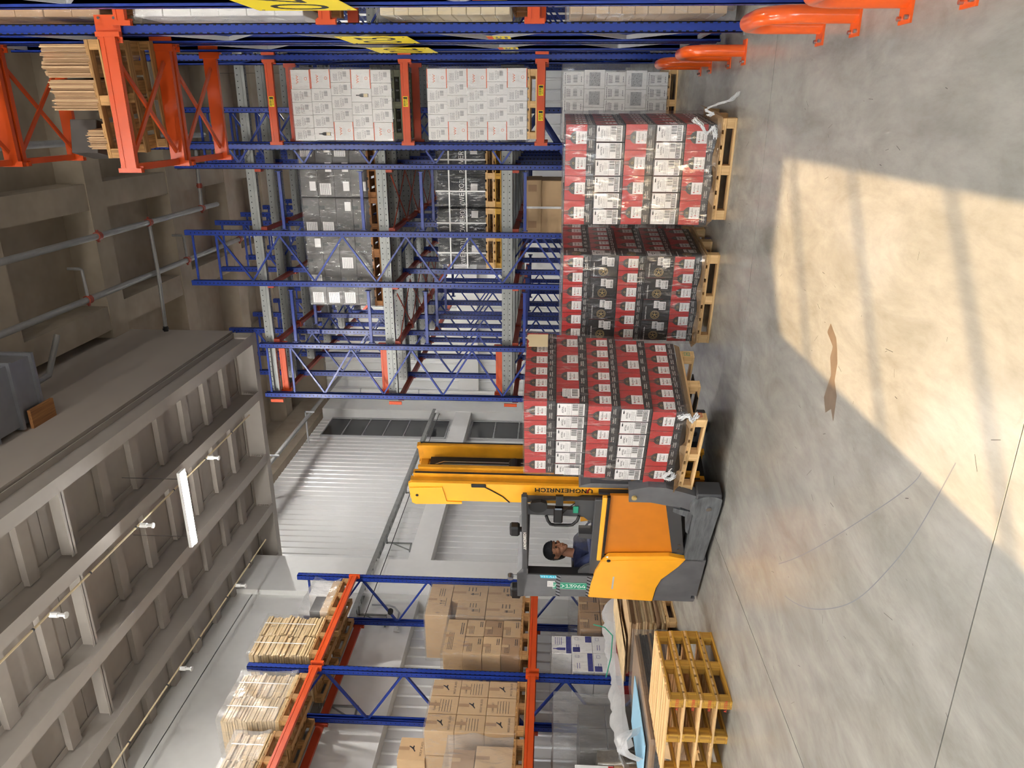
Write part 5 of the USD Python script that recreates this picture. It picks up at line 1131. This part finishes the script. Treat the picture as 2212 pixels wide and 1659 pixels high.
k = MB(); k.rect(FRONT(0, 0, 0), -.2, .01, .2, .09, .0006).ext(bottle_poly(.2, .06), FRONT(-.1, 0, .1), .0006); lines(k, FRONT(0, 0, 0), .0, .15, .18, .28, 4, 0, random.Random(3), .0006, .3); obj('blue_print', k, 'ink_blue', t, kind='stuff')
film_shell('clear film pulled tight round the white and blue cartons', -8.5, 9.6, .96, .9, .16, 1.72, 0, 'film_clear', 61, .02)
def lump(name, label, cat, cx, cy, w, d, z0, z1, m, seed, amp=.04, group=None):
    return film_shell(label, cx, cy, w, d, z0, z1, 0, m, seed, amp, True, group, cat, .01, name=name)
for i, z in enumerate((.161, .55, .94)):
    for j, y in enumerate((8.37, 7.93)):
        carton('carton', f'grey-brown carton inside the silvery wrapped load, {("bottom", "middle", "top")[i]} row, {("far", "near")[j]}', (-8.1, y, z), (.42, .8, .38), 90, 'carton_dark', 'cartons in the silvery load', tape=False, seed=i*2+j)
lump('wrapped_load', 'silvery crumpled film wrapped thickly round the load below the near bay', 'stretch film', -8.48, 8.15, .98, .95, .3, 1.68, 'film_heavy', 62, .05)
lump('plastic_sheet', 'folded dull silver plastic sheet hanging at the rack foot, near bay', 'plastic sheet', -8.45, 7.55, .9, .2, .35, 1.1, 'silver_film', 63, .05)
for i, z in enumerate((.161, .52, .88)):
    for j, y in enumerate((10.9, 10.42)):
        carton('carton', f'brown carton in the film-wrapped load behind the reach truck, {("bottom", "middle", "top")[i]} row, {("far", "near")[j]}', (-8.05, y, z), (.46, .85, .35), 90, 'kraft_dark', 'brown cartons behind the reach truck', prints=heavy_print, seed=i+j*3)
film_shell('wrinkled film round the brown cartons behind the reach truck', -8.5, 10.66, .96, 1.0, .3, 1.4, 0, 'film_clear', 64, .04)
for j, (y, m) in enumerate(((7.25, 'white_carton'), (6.9, 'white_carton'))):
    t = carton('carton', f'white carton with dark red edge, {("far", "near")[j]} one, at the picture edge under the rack', (-8.0, y, .9), (.34, .8, .5), 90, m, tape=False, seed=j)
    k = MB(); k.rect(FRONT(0, 0, 0), -.16, .0, .16, .07, .0008); obj('red_edge', k, 'wine_red', t)
carton('carton', 'brown carton base under the white cartons at the picture edge', (-8.0, 7.08, .161), (.75, .85, .73), 90, 'kraft_dark', tape=False)
# flat cardboard piles on the floor in front of the rack
def floor_pile(label, x0, x1, y0, y1, z0, z1, n, seed, mats=('kraft_dark', 'kraft_edge', 'kraft')):
    t = thing('cardboard_pile', label, 'cardboard', group=None); r = random.Random(seed)
    for i in range(n):
        a, b = z0+(z1-z0)*i/n, z0+(z1-z0)*(i+1)/n
        obj('sheet', MB().box(x0+r.uniform(0, .05), y0+r.uniform(-.03, .05), a+.002, x1+r.uniform(-.04, .03), y1+r.uniform(-.05, .03), b-.002), mats[r.randrange(len(mats))], t)
    return t
put_pallet((1.06, 1.02, 'pine'), 'low pallet under the film-covered cardboard pile in front of the rack', (-7.1, 9.1, 0), 90)
floor_pile('flat brown cardboard pile on the floor in front of the middle blue frame', -7.5, -6.62, 8.55, 9.6, .15, .66, 16, 1)
put_pallet((1.06, 1.02, 'pine'), 'low pallet under the nearer dark cardboard pile by the yellow pallets', (-7.05, 7.78, 0), 90); put_pallet((1.06, 1.02, 'pine'), 'low pallet under the near end of the dark cardboard pile', (-7.05, 6.7, 0), 90)
floor_pile('dark film-wrapped cardboard pile behind the yellow pallets', -7.5, -6.6, 6.5, 8.3, .15, .62, 14, 2, ('kraft_dark', 'carton_dark', 'kraft_dark'))
film_shell('cloudy film round the dark cardboard pile behind the yellow pallets', -7.05, 7.4, .98, 1.9, .17, .64, 0, 'film_grey', 71, .02)
film_shell('shiny film tent at the far end of the cardboard pile beside the reach truck', -7.05, 9.95, .95, .55, .05, .68, 0, 'film_heavy', 72, .06, bulge=-.03)
t = thing('cardboard_sheet', 'large pale tan cardboard sheets lying askew on the floor pile', 'cardboard')
for i, (a, z) in enumerate(((4, .68), (9, .70), (-3, .72))):
    cz = math.cos(a*D2R); M = frame((-7.35+i*.03, 9.35-i*.1, z), (math.cos(a*D2R), math.sin(a*D2R), .02), (-math.sin(a*D2R), math.cos(a*D2R), .02)); obj('sheet', MB().rect(M, -.35, -.75, .35, .75, .006), 'kraft_edge' if i else 'kraft', t)
t = thing('foam_sheet', 'light blue sheet lying on the cardboard pile behind the yellow pallets', 'plastic sheet', (-7.12, 7.2, .655), 0); obj('sheet', MB().cbox(-.4, -.62, 0, .35, .5, .014, .003), 'light_blue_sheet', t)
def crumple(label, pts, w, seed, m='film_heavy', lift=.05, n=60, k=12):
    """long crumpled film sheet following pts"""
    P = np.array(pts, float); tt = np.linspace(0, len(P)-1, n); Q = np.array([[np.interp(a, range(len(P)), P[:, j]) for j in range(3)] for a in tt]); V = []
    for i in range(n):
        d = Q[min(i+1, n-1)]-Q[max(i-1, 0)]; sd = np.cross(d, (0, 0, 1)); sd /= np.linalg.norm(sd)
        for j in range(k):
            u = (j/(k-1)-.5)*w*(.7+.6*float(meshkit.noise(np.array([[i*.15, 3, seed]]), seed)[0])); p = Q[i]+sd*u
            h = float(meshkit.noise(p[None]*5, seed)[0])*lift*2+float(meshkit.noise(p[None]*17, seed+1)[0])*lift*.6; V.append(p+np.array([0, 0, h*(1-abs(2*j/(k-1)-1)**3)+.005]))
    F = [t for i in range(n-1) for j in range(k-1) for t in ((i*k+j, i*k+j+1, (i+1)*k+j+1), (i*k+j, (i+1)*k+j+1, (i+1)*k+j))]
    t = thing('film_sheet', label, 'plastic film'); obj('sheet', MB().add(np.array(V), np.array(F)), m, t, smooth=True); return t
crumple('long crumpled shiny film lying along the foot of the left-hand rack', [(-7.72, 10.3, .68), (-7.66, 9.7, .72), (-7.78, 9.1, .74), (-7.72, 8.5, .7), (-7.8, 7.9, .72), (-7.72, 7.2, .68)], .42, 11, 'film_bunch', .11)
crumple('bright crumpled film heap at the near end of the cardboard pile', [(-7.35, 7.15, .66), (-7.15, 6.9, .68), (-6.9, 6.75, .66)], .34, 12, 'film_bunch', .14, 30)
t = thing('strapping_band', 'dark green plastic strapping band across the floor pile', 'strapping'); obj('band', MB().tube([(-7.6, 9.75, 1.05), (-7.45, 9.5, .9), (-7.4, 9.25, .8), (-7.55, 8.95, .84), (-7.75, 8.75, .92)], .009, 6), 'number_green', t)
t = thing('paper_bag', 'brown paper bag lump at the bottom picture edge beside the yellow pallets', 'paper bag', (-6.7, 6.55, .4)); obj('bag', MB().man(hull([((0, 0, 0), .16), ((-.2, .15, .05), .12), ((.1, .3, -.1), .12)])), 'kraft', t, smooth=40)
# stack of four yellow pallets
YP = Proto(lambda l, g: pallet(l, g, 1.02, .98, 'yellow_wood', .155, 9))
for i in range(4):
    yp = YP.put(('bottom yellow pallet of the stack of four, scuffed', 'second yellow pallet from the bottom of the stack of four', 'third yellow pallet from the bottom of the stack, bright yellow blocks', 'top yellow pallet of the stack of four, pale deck boards')[i], (-5.84+rnd.uniform(-.012, .012), 6.3, i*.156), 90+rnd.uniform(-.8, .8), 'stacked yellow pallets')
    t = thing('pallet_stamp', f'worn red number stamp on the corner block of the {("bottom", "second", "third", "top")[i]} yellow pallet', 'stamp', group='red stamps on yellow pallets')
    k = MB(); MM = frame((-5.4, 5.762, i*.156+.068), (1, 0, 0), (0, 0, 1)); k.text(('A17334', 'A17382', 'A17388', 'A17335')[i], .026, MM, .001, True); obj('number', k, 'paint_red', t, kind='stuff')

# ------------------------------------------------------------------ loads seen through the right-hand racking
def right_load(where, z0, layers, h, m, film_m, seed, x0=.9, y0=8.14, cols=3, wd=.36, pr=None):
    for i in range(layers):
        for j in range(cols):
            carton('carton', f'{where}, {layer_name(i, layers)}, {("left", "middle", "right")[j]} column', (x0+wd*(j+.5)+.02, y0+rnd.uniform(0, .01), z0+i*h), (wd-.004, .6, h-.004), 0, m, f'cartons of {where[:50]}', tape=False, prints=pr if j == 0 else None, seed=seed+i)
def small_print(k, M, w, h, r): lines(k, M, -.3*w, h*.3, .1*w, h*.75, 3, 0, r, .0006, .3)
def rp_(label, z): return put_pallet((1.0, 1.0, 'brown_wood', .16, 6), label, (1.5, 8.6, z), 0, 'pallets in the right-hand rack')
rp_('brown pallet under the white cartons high in the second right-hand frame', 4.21); right_load('white carton high behind second end frame', 4.375, 6, .29, 'white_carton', 'film_grey', 1, pr=small_print)
film_shell('film round the white cartons high behind the second end frame', 1.46, 8.6, 1.14, 1.0, 4.36, 6.1, 0, 'film_grey', 81, .012)
rp_('brown pallet under the tan cartons at mid height behind the second end frame', 2.13); right_load('pale tan carton behind second end frame', 2.295, 9, .145, 'cream_card', 'film_grey', 2)
film_shell('film hanging round the pale tan cartons behind the second end frame', 1.46, 8.6, 1.16, 1.0, 2.27, 3.62, 0, 'film_grey', 82, .03)
rp_('brown pallet on the floor under the film-wrapped cartons behind the second end frame', 0); right_load('small kraft carton behind second end frame', .165, 12, .128, 'kraft', 'film_heavy', 3)
film_shell('thick grey film wrapped round the tall floor load behind the second end frame', 1.46, 8.58, 1.16, 1.02, .1, 1.73, 0, 'film_heavy', 83, .03)
rp_('brown pallet at the very top behind the second end frame', 6.31); right_load('dark brown carton topmost behind second end frame', 6.475, 5, .3, 'kraft_dark', 'film_clear', 4)
film_shell('glossy film round the dark brown cartons at the very top', 1.46, 8.6, 1.14, 1.0, 6.46, 8.0, 0, 'film_clear', 84, .015)
# pallet with flat cardboard bundles resting on the overhead beams
PA = -4.0
up = pallet('weathered open-deck wooden pallet resting on the nearer orange overhead beams', None, 1.16, 1.12, 'old_wood', .16, 6)
move(up, (.16, 8.58, 6.448), PA)
hv = thing('cardboard_bundle', 'bundles of flat brown cardboard on the weathered overhead pallet', 'cardboard', (.16, 8.58, 6.608), PA); r = random.Random(5)
for bx, by, w, d, h in ((-.1, -.5, .3, .48, .5), (.22, -.5, .32, .48, .52), (-.1, .02, .3, .48, .44), (.22, .02, .32, .48, .44), (-.5, -.45, .2, .5, .24)):
    for i in range(20):
        obj('sheet', MB().box(bx+i*w/20, by+r.uniform(-.02, .02), .001, bx+(i+.9)*w/20, by+d+r.uniform(-.02, .0), h+r.uniform(-.03, .02)), 'kraft_dark' if i % 3 else 'kraft', hv)
t = thing('carton', 'grey carton lying at the left end of the overhead pallet', 'carton', (-.22, 8.35, 6.86), 12); obj('body', MB().cbox(-.2, 0, 0, .16, .4, .3, .006), 'carton_dark', t)

# ------------------------------------------------------------------ loads inside the shuttle racking
def dark_box(label, group):
    t = thing('dark_carton', label, 'carton', group=group); r = random.Random(11)
    obj('body', MB().cbox(-.17, 0, 0, .17, .3, .298, .005), 'carton_dark', t); k = MB().rect(FRONT(0, 0, 0), -.13, .06, .07, .26, .0008); obj('paper_label', k, 'label_white', t)
    q = MB(); lines(q, FRONT(0, -.0008, 0), -.12, .08, .06, .24, 5, 0, r, .0004, .25); obj('label_print', q, 'ink_grey', t, kind='stuff'); return t
def dark_plain(label, group):
    t = thing('dark_carton', label, 'carton', group=group); obj('body', MB().cbox(-.17, 0, 0, .17, .3, .298, .005), 'carton_dark', t); obj('paper_label', MB().rect(FRONT(0, 0, 0), -.06, .03, .1, .14, .0008), 'label_white', t); return t
def dark_bare(label, group):
    t = thing('dark_carton', label, 'carton', group=group); obj('body', MB().cbox(-.17, 0, 0, .17, .3, .298, .005), 'carton_dark', t); obj('tape', MB().box(-.03, -.0012, .2, .03, -.0002, .3), 'black', t); return t
DB, DPn, DBa = Proto(dark_box), Proto(dark_plain), Proto(dark_bare)
rd = random.Random(8)
for pn, (xa, nm) in enumerate(((-1.4, 'right'), (-2.4, 'second'), (-3.36, 'left'), (-.35, 'farthest right'))):
    put_pallet((1.0, 1.0, 'brown_wood', .16, 6), f'pallet under the dark wrapped cartons on the top shuttle level, {nm} load', (xa+.5 if pn != 2 else xa+.5, 13.76, LEV[1]+.201), 0, 'pallets on the top shuttle level')
    for i in range(4):
        for j in range(3 if pn < 3 else 2):
            rd.choice((DB, DPn, DBa, DBa)).put(f'dark carton, {nm} load of top shuttle level, {layer_name(i, 4)}, {("left", "middle", "right")[j]}', (xa+.17+j*.325, 13.3, LEV[1]+.365+i*.3), 0, 'dark wrapped cartons on the top shuttle level')
    film_shell(f'glossy film round the dark cartons on the top shuttle level, {nm} load', xa+.5, 13.76, .99, .96, LEV[1]+.33, LEV[1]+1.57, 0, 'film_clear', 90+pn, .015)
def drum(label, group):
    t = thing('oil_drum', label, 'drum', group=group); R, H = .255, .86
    prof = [(0, 0), (R, 0), (R+.006, .006), (R+.006, .014), (R, .02), (R, H*.32), (R+.007, H*.335), (R, H*.35), (R, H*.65), (R+.007, H*.665), (R, H*.68), (R, H-.02), (R+.006, H-.014), (R+.006, H-.004), (R-.01, H), (R-.015, H-.012), (0, H-.012)]
    obj('shell', MB().tm(trimesh.creation.revolve(np.array(prof), sections=40)), 'drum_black', t, smooth=30)
    def wrap(m, v0):
        v = m.vertices.copy(); a = v[:, 0]/R; rr = R+.001+v[:, 2]; return MB().add(np.c_[np.sin(a)*rr, -np.cos(a)*rr, v[:, 1]+v0], m.faces)
    m = text_of('POWEROIL', .085, .0008, False).copy(); m = m.subdivide_to_size(.03); m.apply_translation((-m.bounds.mean(0)[0], 0, 0)); obj('lettering', wrap(m, .38), 'white_plastic', t, kind='stuff')
    v = MB(); v.rect(np.eye(4), -.07, -.06, .07, .06, .001); mm = trimesh.Trimesh(*v.get()).subdivide_to_size(.03); mm.apply_translation((.12, 0, 0)); obj('paper_label', wrap(mm, .2), 'label_white', t)
    return t
DR = Proto(drum)
for pn, (xc, nm) in enumerate(((-1.02, 'right'), (-2.1, 'left'))):
    z = LEV[0]+.201
    put_pallet((1.06, 1.06, 'yellow_wood', .135), f'yellow pallet directly on the rails under the {nm} drum load', (xc, 13.78, z), 0, 'yellow pallets under oil drums')
    put_pallet((1.06, 1.02, 'pine'), f'light wooden pallet between the yellow pallet and the {nm} drums', (xc, 13.78, z+.136), 0, 'light pallets under oil drums')
    for i in range(2):
        for j in range(2):
            DR.put(f'black oil drum with white lettering, {nm} load, {("front", "rear")[j]} row, {("left", "right")[i]} one', (xc-.265+.53*i, 13.56+.53*j, z+.283), (-12, 10)[i], 'black oil drums on the shuttle rack')
    film_shell(f'film and straps round the {nm} load of oil drums', xc, 13.82, 1.05, 1.05, z+.28, z+1.15, 0, 'film_clear', 95+pn, .012)
    t = thing('strapping', f'white strapping bands round the {nm} load of oil drums', 'strapping')
    for dz_ in (.62, .92): obj('band', MB().box(xc-.545, 13.275, z+dz_-.012, xc+.545, 13.285, z+dz_+.012).box(xc-.545, 13.28, z+dz_-.012, xc-.537, 14.3, z+dz_+.012), 'white_plastic', t)
    for dx in (-.26, .27): obj('band', MB().box(xc+dx-.012, 13.27, z+.28, xc+dx+.012, 13.28, z+1.16), 'white_plastic', t)
put_pallet((1.0, 1.0, 'brown_wood', .16, 6), 'pallet on the floor under the tall kraft carton in the shuttle rack', (-1.59, 14.1, 0))
t = thing('carton', 'tall plain kraft carton with white strap, low in the shuttle racking', 'carton', (-1.59, 13.62, .161))
obj('body', MB().cbox(-.47, 0, 0, .47, .9, 1.86, .01), 'kraft', t); obj('lid', MB().cbox(-.48, -.01, 1.86, .48, .91, 2.19, .01), 'kraft', t); obj('strap', MB().box(-.02, -.014, 0, .02, -.011, 2.19), 'white_plastic', t)
obj('tape', MB().box(-.36, -.0125, 1.95, -.24, -.0102, 2.1).box(.28, -.0125, 1.95, .4, -.0102, 2.1), 'kraft_dark', t)
put_pallet((1.0, 1.0, 'brown_wood', .16, 6), 'pallet far back in the shuttle racking, middle level', (-1.9, 17.55, LEV[0]+.201))
carton('carton', 'open brown carton far back in the shuttle racking, middle level', (-1.9, 17.15, LEV[0]+.362), (.8, .8, .6), 0, 'kraft_dark')
# ------------------------------------------------------------------ marks on the floor
t = thing('floor_stain', 'brown smeared stain on the concrete beside the sunlit patch', 'stain')
rs = random.Random(6); pts = [(-1.36, 4.83), (-1.42, 4.7), (-1.5, 4.72), (-1.6, 4.66), (-1.78, 4.72), (-1.86, 4.66), (-1.8, 4.58), (-1.86, 4.52), (-1.7, 4.53), (-1.62, 4.6), (-1.5, 4.6), (-1.42, 4.64), (-1.36, 4.68), (-1.3, 4.8)]
obj('smear', MB().ext(Polygon(pts).buffer(.012).buffer(-.006), np.array([[1, 0, 0, 0], [0, 1, 0, 0], [0, 0, 1, .0003], [0, 0, 0, 1.]]), .0004), 'stain', t)
def mark(label, pts, w, m='joint_dark'):
    P = np.array(pts, float); tt = np.linspace(0, len(P)-1, 40)
    from scipy.interpolate import CubicSpline
    Q = CubicSpline(range(len(P)), P)(tt); d = np.gradient(Q, axis=0); d /= np.linalg.norm(d, axis=1)[:, None]; nn = np.c_[-d[:, 1], d[:, 0]]*w/2
    V = np.vstack([np.c_[Q+nn, np.full(40, .0006)], np.c_[Q-nn, np.full(40, .0006)]]); F = [q for i in range(39) for q in ((i+40, i+41, i+1), (i+40, i+1, i))]
    t = thing('tyre_mark', label, 'tyre mark', group=None); obj('mark', MB().add(V, np.array(F)), m, t); return t
mark('long thin tyre curve on the floor crossing towards the sunlit patch', [(-3.341, 5.107), (-2.799, 4.478), (-2.286, 3.951), (-1.882, 3.551), (-1.661, 3.381)], .006, 'ink_grey')
mark('thin hooked tyre curve on the floor nearest the camera', [(-3.48, 4.885), (-3.277, 4.472), (-3.019, 4.113), (-2.701, 3.777), (-2.354, 3.53), (-2.073, 3.364), (-1.785, 3.235), (-1.481, 3.119)], .007, 'ink_grey')
for i in range(70):
    pass
sk = thing('floor_scratches', 'short dark scuffs and scratches scattered over the concrete floor', 'scratches', kind='stuff'); mb = MB()
for i in range(150):
    x, y = rs.uniform(-4.2, .5), rs.uniform(2.3, 8); a = rs.gauss(1.2, .7); L = abs(rs.gauss(.03, .03))+.01; w = rs.uniform(.001, .0022)
    dx, dy = math.cos(a)*L, math.sin(a)*L; nx, ny = -math.sin(a)*w, math.cos(a)*w
    mb.add(np.array([(x-nx, y-ny, .0005), (x+dx-nx, y+dy-ny, .0005), (x+dx+nx, y+dy+ny, .0005), (x+nx, y+ny, .0005)]), [(0, 1, 2), (0, 2, 3)])
obj('scratch_lines', mb, 'joint_dark', sk, kind='stuff')
